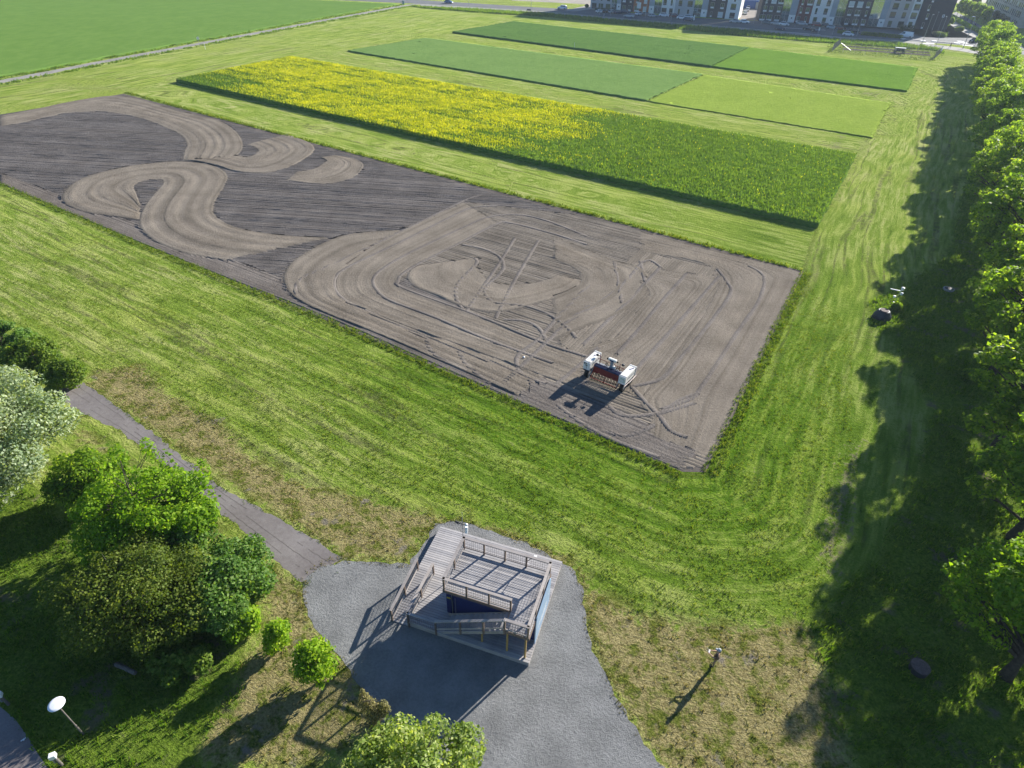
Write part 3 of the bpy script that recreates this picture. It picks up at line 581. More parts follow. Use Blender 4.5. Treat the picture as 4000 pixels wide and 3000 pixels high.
rail((-1.94, -1.35), (-1.94, 2.33), .4, .4, n=2); post(-1.94, 2.33, .4, 1.45); post(-1.94, .5, .4, 1.45)
rail((-3.06, -1.35), (-3.06, 2.3), .06, .4, n=2); post(-3.06, 2.3, .38, 1.45); post(-3.06, .42, .2, 1.27); post(-3.06, -1.35, .0, 1.1)
st = pl('stringer', MB().bar((.2,-1.30,.42),(4.2,-1.30,2.70), .045, .24).bar((.2,-.06,.42),(4.2,-.06,2.70), .045, .24), M['deck2'])
tm = MB().box((0,-1.26,0),(.15,-.10,.035)).box((.16,-1.26,0),(.31,-.10,.035)).mesh('stair_tread', M['deck'])
for i in range(12):
    o = link('stair_tread', tm, plat); o.location = (.40 + i * .316, 0, .59 + i * .19)
for x, y_, z1 in ((5.42,-1.1,2.6),(4.3,-1.05,2.6),(2.72,-1.0,1.78)): post(x, y_, .4, z1, 'yellowpost')
def P_plat(a, b, z=0): return (PO[0] + a*math.cos(PR) - b*math.sin(PR), PO[1] + a*math.sin(PR) + b*math.cos(PR), z)
wp = thing('camera_mast', 'thin metal mast with white and dark cameras at the deck corner', 'camera mast', P_plat(-.2, 3.36), PR)
MB().tube([(0,0,0),(0,0,6.0)], [.03,.02]).build('pole', M['steel'], wp)
MB().bar((-.42,0,4.92),(.30,0,4.92), .035).build('crossarm', M['darksteel'], wp)
MB().ell((.27,-.02,4.98), (.10,.10,.09)).build('camera_dome', M['white'], wp, True); MB().tube([(.30,-.05,4.82),(.34,-.22,4.45)], [.10,.085]).build('camera_housing', M['white'], wp)
MB().tube([(-.25,0,4.92),(-.48,.0,4.98)], [.085,.07]).build('camera_lens', M['darksteel'], wp)
fl = thing('floodlight', 'small white floodlight on a stalk behind the far deck rail', 'floodlight', P_plat(4.35, 3.2, 3.3), PR)
MB().tube([(-.3,0.02,.0),(.18,.12,.62)], .022).build('arm', M['darksteel'], fl); MB().box((.10,.04,.58),(.30,.18,.65)).build('lamp_head', M['white'], fl, bevel=.02)

# ------------------------------------------------------------------ field robot
rob = thing('field_robot', 'white and red seeding robot with two wheeled pods standing on the bare soil', 'farm robot', (8.41, 45.575, .04), R(-35))
def rb(name, mb, m, bevel=0, parent=None, smooth=False): return mb.build(name, M[m] if isinstance(m, str) else m, parent or rob, smooth, bevel)
def pod(x0, x1):
    s = -1 if x0 < 0 else 1
    b = rb('pod', MB().box((x0+.02,.16,1.05),(x1-.02,1.98,1.88)), 'podw', .035)
    rb('front_cover', MB().box((x0,0,1.03),(x1,.13,1.86)), 'podw', .04, b); rb('rear_cover', MB().box((x0,2.06,1.02),(x1,2.2,1.9)), 'podw', .04, b)
    rb('grey_band', MB().box((x0+.01,.125,1.04),(x1-.01,.165,1.885)), 'podg', 0, b); rb('grey_band', MB().box((x0+.01,1.975,1.04),(x1-.01,2.065,1.885)), 'podg', 0, b)
    rb('chassis', MB().box((x0+.06,.04,.90),(x1-.06,2.15,1.04)).box((x0+.22,.25,.45),(x0+.48,1.95,.92)), 'navy2', .02, b)
    for yy in (.45, 1.78):
        cx = (x0+x1)/2; mb = MB()
        w_ = MB(); 
        prof_ = [(.20,-.15),(.40,-.17),(.47,-.13),(.48,0),(.47,.13),(.40,.17),(.20,.15)]
        w_.lathe(prof_, n=24)
        for q in range(22):
            t = 2*math.pi*q/22; c_, s_ = math.cos(t), math.sin(t); t2 = t + .13
            w_.bar((.485*c_,.485*s_,0),(.475*math.cos(t2),.475*math.sin(t2),.16), .05, .05); w_.bar((.485*c_,.485*s_,0),(.475*math.cos(t2),.475*math.sin(t2),-.16), .05, .05)
        w_.xf(Matrix.Translation((cx, yy, .50)) @ Matrix.Rotation(math.pi/2, 4, 'Y'))
        wh = rb('wheel', w_, 'rubber'); rb('rim', MB().lathe([(.05,-.16),(.22,-.155),(.22,.155),(.05,.16)], n=16).xf(Matrix.Translation((cx, yy, .50)) @ Matrix.Rotation(math.pi/2, 4, 'Y')), 'podg', 0, wh)
    return b
pa = pod(-2.2, -1.5); pb = pod(1.5, 2.2)
rb('side_rail', MB().tube([(2.19,-.02,.93),(2.26,1.2,.93),(2.26,2.24,.95),(2.22,2.26,1.85)], .03), plain('pale_pink_rail', (.72,.60,.55), .5), 0, pb)
rb('display', MB().box((-2.12,-.012,1.62),(-1.86,-.001,1.80)).box((-1.95,-.012,1.48),(-1.76,-.001,1.58)).box((-1.86,-.008,1.12),(-1.83,-.001,1.42)), 'black', 0, pa)
rb('warning_sign', MB().box((-2.02,-.016,1.66),(-1.94,-.0125,1.76)), 'white', 0, pa)
lg = MB()
for q in range(28):
    t = 2*math.pi*q/28; t2 = 2*math.pi*(q+1)/28
    lg.bar((1.85+.22*math.cos(t),-.008,1.45+.16*math.sin(t)),(1.85+.22*math.cos(t2),-.008,1.45+.16*math.sin(t2)), .03, .012)
    if q < 16: lg.bar((1.87+.27*math.cos(t-1.3),-.008,1.46+.21*math.sin(t-1.3)),(1.87+.27*math.cos(t2-1.3),-.008,1.46+.21*math.sin(t2-1.3)), .018, .012)
rb('ring_emblem', lg, 'green', 0, pb)
for s, b in ((-1, pa), (1, pb)):
    cx = s * 1.85
    rb('top_marking', MB().prism([(cx+.22,1.9),(cx+.27,1.8),(cx+.08,1.42),(cx+.10,1.30),(cx-.04,1.36),(cx-.14,1.18),(cx-.02,1.44),(cx-.08,1.52),(cx+.03,1.52),(cx+.15,1.86)], 1.881, 1.886), 'navyprint', 0, b)
    sm = MB()
    for q in range(7): sm.box((-1.518 if s < 0 else 2.181, .45+q*.19, 1.35+.05*(q % 2)), (-1.513 if s < 0 else 2.186, .57+q*.19, 1.55+.04*((q+1) % 3)))
    rb('side_lettering', sm, 'podg', 0, b)
ring2 = MB()
for q in range(24):
    t = 2*math.pi*q/24; t2 = 2*math.pi*(q+1)/24; ring2.bar((-1.88+.17*math.cos(t),.95+.24*math.sin(t),1.885),(-1.88+.17*math.cos(t2),.95+.24*math.sin(t2),1.885), .014, .008)
rb('top_ring', ring2, 'podg', 0, pa); rb('antenna', MB().tube([(-2.05,.15,1.86),(-2.05,.15,2.0)], .02).tube([(-1.7,.15,1.86),(-1.7,.15,2.0)], .02), 'darksteel', 0, pa)
hp = rb('hopper', MB().prism([(.62,1.36),(1.10,1.36),(1.02,.75),(.72,.75)], -1.36, 1.34, 'x'), 'red', .02)
rb('lid', MB().prism([(.54,1.36),(.60,1.46),(.95,1.50),(1.06,1.44),(1.12,1.36)], -1.40, 1.38, 'x'), 'hopper', .015)
rb('walkway', MB().box((-1.42,1.14,1.30),(1.40,1.40,1.34)), 'steel'); rb('crossbeam', MB().box((-1.5,1.42,1.05),(1.5,1.56,1.22)).box((-1.5,1.42,.8),(-1.4,1.56,1.05)), 'darksteel')
rb('front_panel', MB().prism([(.42,.78),(.60,1.33),(.62,1.33),(.46,.76)], -1.36, 1.32, 'x'), 'red')
rb('reflector', MB().box((-.78,.418,.80),(-.60,.440,.85)).box((.52,.418,.80),(.70,.440,.85)), plain('orange_reflector', (.8,.4,.12), .4))
tn = MB().tube([(0,.62,.85),(0,.50,.45),(0,.28,.12),(0,.30,.0)], [.035,.03,.028,.02], 6).tube([(0,.66,.8),(0,.42,.30),(0,.18,.06)], .016, 5).bar((-.03,.3,.1),(.03,.3,.1), .05).mesh('tine', M['black'])
for i in range(17): link('tine', tn, rob).location = (-1.28 + i*.158, (.12 if i % 2 else 0), 0)
rb('frame_bar', MB().bar((-1.42,.20,.24),(1.36,.20,.24), .05).bar((-1.42,.20,.24),(-1.42,.95,.8), .06).bar((1.36,.20,.24),(1.36,.95,.8), .06).bar((-1.45,.6,.72),(1.4,.6,.72), .09).bar((-.02,.2,.24),(-.02,.6,.72), .04), 'red')
rb('side_arm', MB().bar((-1.36,.48,1.25),(-1.52,.05,.22), .05).bar((1.34,.5,1.0),(1.32,.25,.3), .05), 'podg')
spn = MB()
for i in range(40): spn.bar((-1.4 + i*.07, .16, .2), (-1.42 + i*.07, -.06, .02), .012)
rb('drag_tine', spn, plain('straw_yellow_tine', (.35,.27,.12), .7))
rb('guard_rail', MB().tube([(-1.48,1.42,1.72),(1.48,1.5,1.62)], .025).tube([(.35,1.45,1.35),(1.48,1.5,1.62)], .018).tube([(.9,1.3,1.4),(1.48,1.5,1.42)], .022), 'red')
for x, dx in ((-1.13,-.30),(.90,.22)):
    pp = rb('mirror_post', MB().tube([(x,1.28,1.34),(x,1.34,2.1),(x+dx,1.36,2.14)], .028), 'red'); rb('dome', MB().ell((x+dx*1.25,1.36,2.10),(.15,.15,.11)), 'darksteel', 0, pp, True)
hd = rb('sensor_head', MB().box((-.32,1.16,2.12),(.52,1.46,2.36)), 'podw', .09); rb('head_window', MB().box((-.12,1.145,2.14),(.28,1.165,2.26)), 'navy', 0, hd)
rb('head_camera', MB().ell((-.40,1.3,2.2),(.10,.10,.11)).ell((.62,1.3,2.2),(.09,.09,.1)), 'black', 0, hd, True)
rb('neck', MB().frus((-.10,1.1,.22,1.34),(-.02,1.2,.24,1.44),1.34,1.75).frus((-.02,1.2,.24,1.44),(-.06,1.18,.28,1.44),1.75,2.12), 'podg')
hs = MB()
for x in (-.55,-.42,.42,.62,.78): hs.tube([(x,1.2,1.34),(x+.05,1.3,1.72),(x+.14,1.4,1.3)], .03)
rb('hose', hs, 'black'); rb('air_fan', MB().lathe([(.06,-.1),(.17,-.09),(.17,.09),(.06,.1)], n=16).xf(Matrix.Translation((.36,1.28,1.5)) @ Matrix.Rotation(math.pi/2, 4, 'X')), 'podw')
def stone(name, loc, s, label, m='white', seed=0):
    rs_ = np.random.RandomState(seed); mb = MB().ell((0,0,s*.35), (s*.6, s*.5, s*.45), 9, 6); mb.v = [tuple(np.array(v) * (1 + rs_.normal(0, .09))) for v in mb.v]
    o = mb.build(name, M[m]); o.location = (loc[0], loc[1], loc[2] if len(loc) > 2 else 0); tag(o, label, name); return o
stone('stone', (1.10,49.81), .22, 'single white stone lying on soil left of the robot', 'white', 1)
stone('stone', (10.11,45.21), .26, 'round white stone beside the right front robot wheel', 'white', 2)

# ------------------------------------------------------------------ small things round the yard
dl = thing('disc_lamp', 'path lamp with a large white disc on a wooden post', 'lamp post', (-22.12,14.17), R(30))
MB().lathe([(.05,0),(.05,1.0),(.035,1.02),(.035,3.2)], n=10).build('pole', M['barkgrey'], dl); MB().lathe([(.02,3.16),(.20,3.19),(.36,3.26),(.385,3.29),(.375,3.31),(.26,3.33),(.02,3.35)], n=40).build('lamp_disc', M['lampwhite'], dl, True)
for loc, lb in (((-22.34,12.68), 'white topped bollard light on a wooden post below the disc lamp'), ((-26.98,15.57), 'white topped bollard light at the edge of the shaded lane')):
    b = thing('bollard_light', lb, 'bollard', loc, R(25)); MB().lathe([(.075,0),(.07,.95)], n=10).build('post', M['barkgrey'], b); MB().box((-.16,-.13,.93),(.12,.13,1.22)).build('lamp_box', M['white'], b, bevel=.02); MB().box((-.15,-.05,.45),(-.08,.05,.92)).build('bracket', M['steel'], b)
o = MB().box((-.12,-.03,.01),(.12,.03,.03)).box((-.02,-.08,.012),(.05,.0,.06)).build('litter', M['white']); o.location = (*(-25.04,13.82), .006); o.rotation_euler = (0,0,R(50)); tag(o, 'white scrap of litter at the lane edge', 'litter')
lgp = MB().tube([(-.75,.3,.25),(.0,.0,.45),(.8,-.35,.6)], [.13,.13,.12], 8).build('log', M['barkgrey']); lgp.location = (*(-21.47,17.52), 0); tag(lgp, 'grey log lying in shade under the olive thicket', 'log')
wl = thing('concrete_well', 'round concrete well with a brown iron lid in tree shade', 'well', (24.28,18.85), 0)
MB().lathe([(.50,0),(.50,.38),(.42,.38)], n=28).build('ring', M['darksteel'], wl); MB().lathe([(.50,.385),(.52,.45),(.36,.48),(.02,.49)], n=28).build('lid', M['rust'], wl)
w2 = thing('concrete_well', 'dark cone shaped concrete well with rusty lid beside the white mast', 'well', (40.91,59.48), 0)
MB().lathe([(.95,0),(.90,.35),(.62,.85),(.55,.9)], n=28).build('cone', M['darksteel'], w2); MB().lathe([(.45,.905),(.44,.96),(.02,.97)], n=24).build('lid', M['rust'], w2)
mh = thing('manhole_lid', 'flat grey manhole lid in the shade near the trees', 'manhole', (52.19,66.43), 0)
MB().lathe([(.62,.0),(.60,.18),(.50,.19)], n=28).build('ring', M['concrete'], mh); MB().lathe([(.48,.192),(.47,.22),(.02,.22)], n=24).build('lid', M['darksteel'], mh)
ws = thing('weather_station', 'white weather instruments on a thin mast in long grass', 'weather station', (43.53,62.15), R(-25))
MB().tube([(0,0,0),(0,0,1.95)], .022).build('mast', M['steel'], ws); MB().bar((-1.0,0,1.95),(.1,0,1.95), .09, .07).build('boom', M['white'], ws)
MB().lathe([(.10,0),(.17,.12),(.16,.36),(.02,.40)], (.16,.10,2.0), 14).build('rain_gauge', M['white'], ws); MB().lathe([(.05,0),(.15,.03),(.15,.26),(.05,.3)], (.22,-.12,1.55), 12).build('radiation_shield', M['white'], ws)
MB().box((-.42,-.1,1.05),(-.18,.08,1.25)).build('logger_box', M['white'], ws); MB().box((-.22,-.12,.35),(-.08,.04,.5)).build('sensor_box', M['white'], ws)
# ------------------------------------------------------------------ people
def person(name, label, loc, rz, joints, cloth, extra=None, group=None):
    """joints: name -> (parent, xyz, radius); one continuous skin, coloured by body region"""
    ks = list(joints); me = D.meshes.new(name); me.from_pydata([joints[k][1] for k in ks], [(ks.index(joints[k][0]), i) for i, k in enumerate(ks) if joints[k][0]], [])
    o = D.objects.new(name, me); C.objects.link(o)
    md = o.modifiers.new('skin', 'SKIN'); sv = me.skin_vertices[0].data
    for i, k in enumerate(ks):
        r = joints[k][2]; sv[i].radius = r if hasattr(r, '__len__') else (r, r); sv[i].use_root = joints[k][0] is None
    sd_ = o.modifiers.new('sub', 'SUBSURF'); sd_.levels = 1; sd_.render_levels = 1
    bpy.context.view_layer.update()
    dg = bpy.context.evaluated_depsgraph_get(); m2 = D.meshes.new_from_object(o.evaluated_get(dg)); D.objects.remove(o)
    mats = []; 
    for k in ks:
        if cloth(k) not in mats: mats.append(cloth(k))
    m2.materials.clear()
    for m in mats: m2.materials.append(M[m])
    J = np.array([joints[k][1] for k in ks]); A = np.array([joints[joints[k][0]][1] if joints[k][0] else joints[k][1] for k in ks]); idx = [mats.index(cloth(k)) for k in ks]
    for p in m2.polygons:
        c = np.array(p.center); d = J - A; L2 = np.maximum((d*d).sum(1), 1e-9); t = np.clip(((c - A)*d).sum(1)/L2, 0, 1); q = A + t[:, None]*d
        p.material_index = idx[int(np.argmin(((q - c)**2).sum(1)))]; p.use_smooth = True
    root = thing(name, label, 'person', loc, rz, group); b = link('body', m2, root)
    if extra: extra(root)
    return root
def base_joints(stride=0.0, arms='hold'):
    J = {'pelvis': (None, (0,0,.95), (.15,.12)), 'waist': ('pelvis', (0,0,1.08), (.17,.14)), 'chest': ('waist', (0,.0,1.30), (.20,.15)), 'neck0': ('chest', (0,0,1.46), (.07,.07)), 'neck': ('neck0', (0,.01,1.53), (.055,.058)),
         'head': ('neck', (0,.02,1.64), (.082,.098)), 'crown': ('head', (0,.01,1.745), (.066,.08)), 'nose': ('head', (0,.125,1.635), (.014,.016))}
    for s, n in ((-1, 'l'), (1, 'r')):
        st = stride * s
        J.update({'hip'+n: ('pelvis', (.10*s,0,.90), .095), 'knee'+n: ('hip'+n, (.11*s,.03+st*.5,.50), .062), 'ankle'+n: ('knee'+n, (.12*s,-.01+st*.9,.10), .045), 'toe'+n: ('ankle'+n, (.13*s,.16+st*.9,.045), (.045,.038)),
                  'sh'+n: ('chest', (.19*s,0,1.42), .065)})
        if arms == 'hold': el, ha = (.27*s,.06,1.15), (.13*s,.40,1.18)
        else: el, ha = (.25*s,-.05-st*.4,1.15), (.27*s,.05-st*.8,.90)
        J.update({'elbow'+n: ('sh'+n, el, .045), 'wrist'+n: ('elbow'+n, ha, .030)})
        d = Vector(ha) - Vector(el); d.normalize(); side = d.cross(Vector((0,0,1))).normalized(); pm_ = Vector(ha) + d*.075
        J['palm'+n] = ('wrist'+n, tuple(pm_), (.036,.020))
        for q, (off, ln) in enumerate(((-.027,.062),(-.009,.072),(.009,.068),(.026,.054))):
            b_ = pm_ + side*off + d*.025; J['f%d' % q + n] = ('palm'+n, tuple(b_), .010); J['g%d' % q + n] = ('f%d' % q + n, tuple(b_ + d*ln*.6 - Vector((0,0,ln*.35))), .0085)
        J['thumb'+n] = ('palm'+n, tuple(pm_ + side*-.042 - d*.03 + Vector((0,0,.02))), .011); J['thumbt'+n] = ('thumb'+n, tuple(pm_ + side*-.045 + d*.03 + Vector((0,0,.035))), .009)
    return J
def cloth_main(k):
    if k in ('head', 'crown', 'neck', 'nose', 'neck0'): return 'skin'
    if k[:4] in ('palm', 'thum', 'wris') or k[:2] in ('f0','f1','f2','f3','g0','g1','g2','g3'): return 'skin'
    if k.startswith(('hip', 'knee', 'pelvis')): return 'trousers'
    if k.startswith('ankle'): return 'trousers'
    if k.startswith('toe'): return 'shoe'
    return 'jacket'
def main_extra(root):
    cp_ = MB().lathe([(.108,1.69),(.112,1.74),(.098,1.79),(.05,1.825),(.005,1.832)], (0,.015,0), 20).prism([(-.085,.10),(.085,.10),(.06,.21),(0,.225),(-.06,.21)], 1.685, 1.70).build('cap', M['cap'], root, True)
    MB().ell((0,-.045,1.62),(.088,.065,.08)).build('hair', M['hair'], root, True)
    MB().ell((-.034,.108,1.655),(.012,.008,.008)).ell((.034,.108,1.655),(.012,.008,.008)).build('eyes', M['black'], root, True)
    MB().box((-.028,.108,1.588),(.028,.118,1.597)).build('mouth', plain('lips', (.35,.14,.11), .5), root)
    MB().ell((-.088,.02,1.64),(.012,.022,.032)).ell((.088,.02,1.64),(.012,.022,.032)).build('ears', M['skin'], root, True)
    MB().tube([(-.205,-.01,1.44),(-.25,.02,1.28),(-.27,.055,1.16)], [.075,.066,.06], 10).tube([(.205,-.01,1.44),(.25,.02,1.28),(.27,.055,1.16)], [.075,.066,.06], 10).build('sleeve', M['jacket'], root, True)
    MB().lathe([(.165,.97),(.17,1.0),(.172,1.04),(.16,1.06)], (0,0,0), 20).build('jacket_hem', M['jacket'], root, True)
pj = base_joints()
PX = (12.23,18.79)
person('person', 'person in brown jacket, khaki trousers and grey cap holding a white controller', (*PX, 0), R(62), pj, cloth_main, main_extra)
rc = thing('remote_controller', 'white remote controller with screen held by the person in the cap', 'remote controller', (PX[0], PX[1], 1.19), R(62))
MB().box((-.10,.43,-.01),(.10,.53,.03)).build('controller_case', M['white'], rc, bevel=.015); MB().box((-.10,.53,.045),(.10,.55,.19)).build('screen', M['black'], rc); MB().tube([(-.08,.55,.03),(-.09,.66,.14)], .008).tube([(.08,.55,.03),(.09,.66,.14)], .008).build('antenna', M['white'], rc)
def cloth_dark(k):
    c = cloth_main(k); return {'jacket': 'darkcloth', 'trousers': 'bluejean'}.get(c, c)
def hair_extra(root): MB().ell((0,-.01,1.70),(.098,.108,.09)).build('hair', M['hair'], root, True)
person('person', 'person in dark clothes walking on the path past the road junction', (*(153.12,249.66), .02), R(100), base_joints(.32, 'walk'), cloth_dark, hair_extra)
person('person', 'person in dark clothes on the pavement beside the clipped hedge', (*(129.95,271.47), .02), R(-80), base_joints(.15, 'walk'), cloth_dark, hair_extra)

# ------------------------------------------------------------------ foliage
def leaf_mesh(name, lobes, per, size, seed, m, up=.35, flat=.7, shell=(.72, 1.08)):
    """leaf quads spread over many lobes: lobes = (x,y,z,rx,ry,rz)"""
    rs_ = np.random.RandomState(seed); L = np.array(lobes, float); wgt = (L[:, 3]*L[:, 4])**.9; n = int(per * len(L)); idx = rs_.choice(len(L), n, p=wgt/wgt.sum())
    d = rs_.normal(size=(n, 3)); d[:, 2] = d[:, 2] * .9 + .18; d /= np.linalg.norm(d, axis=1)[:, None]
    r = rs_.uniform(*shell, n); r = np.where(rs_.rand(n) < .16, r * rs_.uniform(.5, 1.25, n), r)
    c = L[idx, :3] + d * L[idx, 3:] * r[:, None]
    nr = d * .8 + rs_.normal(0, .55, (n, 3)); nr[:, 2] += up; nr /= np.linalg.norm(nr, axis=1)[:, None]
    a = np.cross(nr, rs_.normal(size=(n, 3))); a /= np.linalg.norm(a, axis=1)[:, None]; b = np.cross(nr, a)
    s = size * rs_.uniform(.6, 1.35, n)[:, None]
    V = np.stack([c - a*s, c - b*s*flat + nr*s*.12, c + a*s, c + b*s*flat + nr*s*.12], 1).reshape(-1, 3)
    V[:, 2] = np.maximum(V[:, 2], .03)
    me = np_mesh(name, V, np.arange(4*n).reshape(n, 4)); me.materials.append(m); return me
def crown_lobes(seed, n, rx, ry, z0, z1, lr, flat=.55, low=.0, skew=(0, 0)):
    rs_ = np.random.RandomState(seed); out = []; cz = (z0+z1)/2; hz = (z1-z0)/2
    while len(out) < n:
        d = rs_.normal(size=3); d /= np.linalg.norm(d); q = rs_.uniform(.25, 1)**.5; zz = d[2]*q
        if zz < -.55 and rs_.rand() > low: continue
        taper = 1 - .25*max(0, zz)
        r_ = lr * rs_.uniform(.6, 1.3)
        out.append((d[0]*q*(rx-r_*.6)*taper + skew[0]*zz, d[1]*q*(ry-r_*.6)*taper + skew[1]*zz, cz + zz*(hz-r_*flat*.5), r_, r_*rs_.uniform(.8, 1.2), r_*flat*rs_.uniform(.8, 1.2)))
    return out
def limbs(lobes, zf, r0, seed, lean=(0, 0), every=1):
    """tapered trunk with limbs out to the lobes"""
    rs_ = np.random.RandomState(seed); mb = MB(); zt = max(l[2] for l in lobes) * .86; k = 7
    tr = [(lean[0]*t + rs_.normal(0, .05)*t, lean[1]*t + rs_.normal(0, .05)*t, -.05 + t*zt) for t in np.linspace(0, 1, k)]
    mb.tube(tr, [r0*(1.35 if i == 0 else 1)*(1 - .85*i/(k-1)) for i in range(k)], 9)
    for l in lobes[::every]:
        zz = min(max(zf, l[2] - .55*math.hypot(l[0], l[1]) - .3), zt*.95); t = zz/zt; b = (lean[0]*t, lean[1]*t, zz); rr_ = r0*(1-.85*t)*.55
        m1 = (b[0]*.45 + l[0]*.55 + rs_.normal(0,.12), b[1]*.45 + l[1]*.55 + rs_.normal(0,.12), b[2]*.4 + l[2]*.6 - .12)
        mb.tube([b, m1, (l[0], l[1], l[2])], [max(.03, rr_), max(.022, rr_*.6), .014], 5, False)
        for q in range(2):
            v = rs_.normal(size=3); v /= np.linalg.norm(v); mb.tube([m1, (l[0]+v[0]*l[3]*.9, l[1]+v[1]*l[4]*.9, l[2]+v[2]*l[5]*.9)], [max(.016, rr_*.35), .008], 4, False)
    return mb
def tree(name, label, cat, loc, lobes, per, size, leafm, bark='bark', r0=.2, zf=1.2, seed=0, group=None, lean=(0, 0), every=1, rz=0, flat=.7, up=.35, shell=(.72, 1.08)):
    root = thing(name, label, cat, loc, rz, group)
    limbs(lobes, zf, r0, seed, lean, every).build('trunk', M[bark], root, True)
    link('crown', leaf_mesh('crown', lobes, per, size, seed + 1, M[leafm], up, flat, shell), root); return root
# the row of lindens on the right
protos = []
LG = 'lindens in a row along the tree path'; names0 = 'nearest linden with bright low crown, thick trunk rising beside the round concrete well'
for k in range(4):
    lb = crown_lobes(40 + k, 78, 4.7 + .3*(k % 2), 4.8, 2.3, 12.8 + .5*k, 1.0, .46, .3)
    lb += [(-3.6 + .3*k, -.8 + .9*k, 3.6, 1.2, 1.2, .5), (-3.2, 1.8 - .5*k, 4.8, 1.2, 1.1, .5), (2.9, -1.6, 3.9, 1.2, 1.1, .5)]
    protos.append(tree('linden_tree', 'tall linden tree with layered green crown in the row along the path', 'tree', (0, 0, 0), lb, 120, .18, 'leaf_linden', 'bark', .30, 2.0, 60 + k, LG, (.2*(k-1.5), .3), up=.6))
lb0 = [(x*.8 + .6, y_*.8 + 1.0, z - .6, a*.9, b*.9, c) for x, y_, z, a, b, c in crown_lobes(55, 44, 5.0, 4.8, 2.2, 10.8, 1.35, .46, .3)] + [(-2.4,3.4,4.6,1.1,1.1,.5),(-1.6,4.0,5.2,1.1,1.1,.5),(-3.0,2.6,4.0,.9,.9,.45),(-2.4,2.0,3.3,.9,.9,.45),(-.9,3.0,3.6,1.0,1.0,.45),(-3.1,3.5,5.0,.8,.8,.4)]
tree('linden_tree', names0, 'tree', (29.3, 18.6, 0), lb0, 330, .115, 'leaf_maple', 'bark', .30, 1.8, 56, LG, (-.3, .3))
ORD = 'first second third fourth fifth sixth seventh eighth ninth tenth eleventh twelfth thirteenth fourteenth fifteenth sixteenth seventeenth eighteenth nineteenth twentieth twenty-first twenty-second twenty-third twenty-fourth twenty-fifth'.split()
rs_ = np.random.RandomState(9); used = set(); y = 29.0; i = 1
names = {0: 'nearest linden, thick trunk rising beside the round concrete well', 1: 'second linden from the viewer, dark leaning trunk in front of the pale path', 2: 'third linden from the viewer, crown over the shaded grass', 3: 'fourth linden from the viewer, right of the white weather mast'}
while y < 228:
    k = i % 4; t = protos[k] if k not in used else copy_tree(protos[k]); used.add(k)
    t.location = (row_ax(y) + rs_.normal(0, .4) + (0 if i > 1 else [0, .6][i]), y + rs_.normal(0, .5), 0); t.rotation_euler = (0, 0, rs_.uniform(0, 6.28)); s = rs_.uniform(.92, 1.08) * (.9 if i == 0 else 1.0); t.scale = (s, s, s * rs_.uniform(.95, 1.05))
    t['label'] = names.get(i, ORD[i] + ' linden from the viewer in the row along the tree path')
    y += 9.6 + rs_.uniform(-.8, .9); i += 1
# trees and bushes at the left
tree('whitebeam_tree', 'broad tree with silvery pale leaves at the left edge', 'tree', (-38.2, 31.8, 0), crown_lobes(71, 150, 6.6, 6.4, .5, 9.6, 1.25, .75, .9), 360, .10, 'leaf_silver', 'barkgrey', .34, 1.0, 72)
mlb = crown_lobes(81, 90, 4.9, 4.1, 1.0, 6.6, .8, .75, .7) + [(1.2,-.2,7.0,.5,.5,1.1),(2.3,1.2,7.1,.45,.45,1.2),(3.4,.2,6.6,.4,.4,1.2),(-.8,1.4,7.3,.5,.5,1.1),(3.6,2.2,5.6,.45,.45,1.1),(-.3,-.4,7.8,.4,.4,1.0),(.9,1.8,7.6,.42,.42,1.1),(-2.2,.8,6.9,.4,.4,1.0),(2.9,-.8,6.6,.38,.38,1.0),(4.3,1.0,5.2,.4,.4,1.0),(-1.5,2.2,6.8,.4,.4,1.0),(.3,2.6,6.9,.35,.35,1.1)]
tree('maple_tree', 'bright yellow green maple with upright shoots beside the asphalt path', 'tree', (-23.6, 25.9, 0), mlb, 230, .11, 'leaf_maple', 'bark', .2, 1.5, 82)
tree('hawthorn_thicket', 'wide olive green hawthorn thicket with bare twigs in its shaded side', 'thicket', (-21.7, 20.9, 0), crown_lobes(91, 150, 5.0, 4.1, .2, 5.3, .95, .8, 1.0), 340, .075, 'leaf_olive', 'barkgrey', .22, .5, 92, up=.5)
tree('dogwood_bush', 'fresh green rounded bush on the right side of the thicket', 'bush', (-16.9, 22.2, 0), crown_lobes(101, 64, 2.5, 3.4, .1, 4.0, .75, .8, 1.0), 360, .10, 'leaf_dogwood', 'bark', .1, .3, 102)
tree('elder_bush', 'green bush filling the gap between maple and thicket', 'bush', (-20.2, 24.3, 0), crown_lobes(161, 44, 2.6, 1.9, .1, 4.3, .7, .8, .9), 280, .10, 'leaf_dogwood', 'bark', .08, .3, 162)
tree('elder_bush', 'low bright green bush at the foot of the thicket', 'bush', (-15.9, 20.4, 0), crown_lobes(103, 22, 1.0, 1.4, .05, 2.0, .55, .8, 1.0), 320, .12, 'leaf_maple', 'bark', .07, .2, 104)
tree('undergrowth_bush', 'dark low bush in the shade below the thicket', 'bush', (-18.8, 17.9, 0), crown_lobes(105, 26, 2.6, 1.4, .05, 1.2, .6, .7, 1.0), 260, .11, 'leaf_hedge', 'bark', .05, .2, 106)
tree('leafy_bush', 'dark green bush between silvery tree and bright maple', 'bush', (-30.3, 30.6, 0), crown_lobes(107, 46, 3.0, 2.6, .2, 4.2, .8, .8, .9), 260, .11, 'leaf_linden', 'bark', .1, .4, 108)
tree('young_maple', 'small round bright green sapling left of the gravel yard', 'sapling', (*(-13.16,19.22), 0), crown_lobes(111, 26, 1.0, .95, .3, 2.5, .30, .9, .8), 110, .085, 'leaf_maple', 'bark', .05, .4, 112, shell=(.4, 1.35))
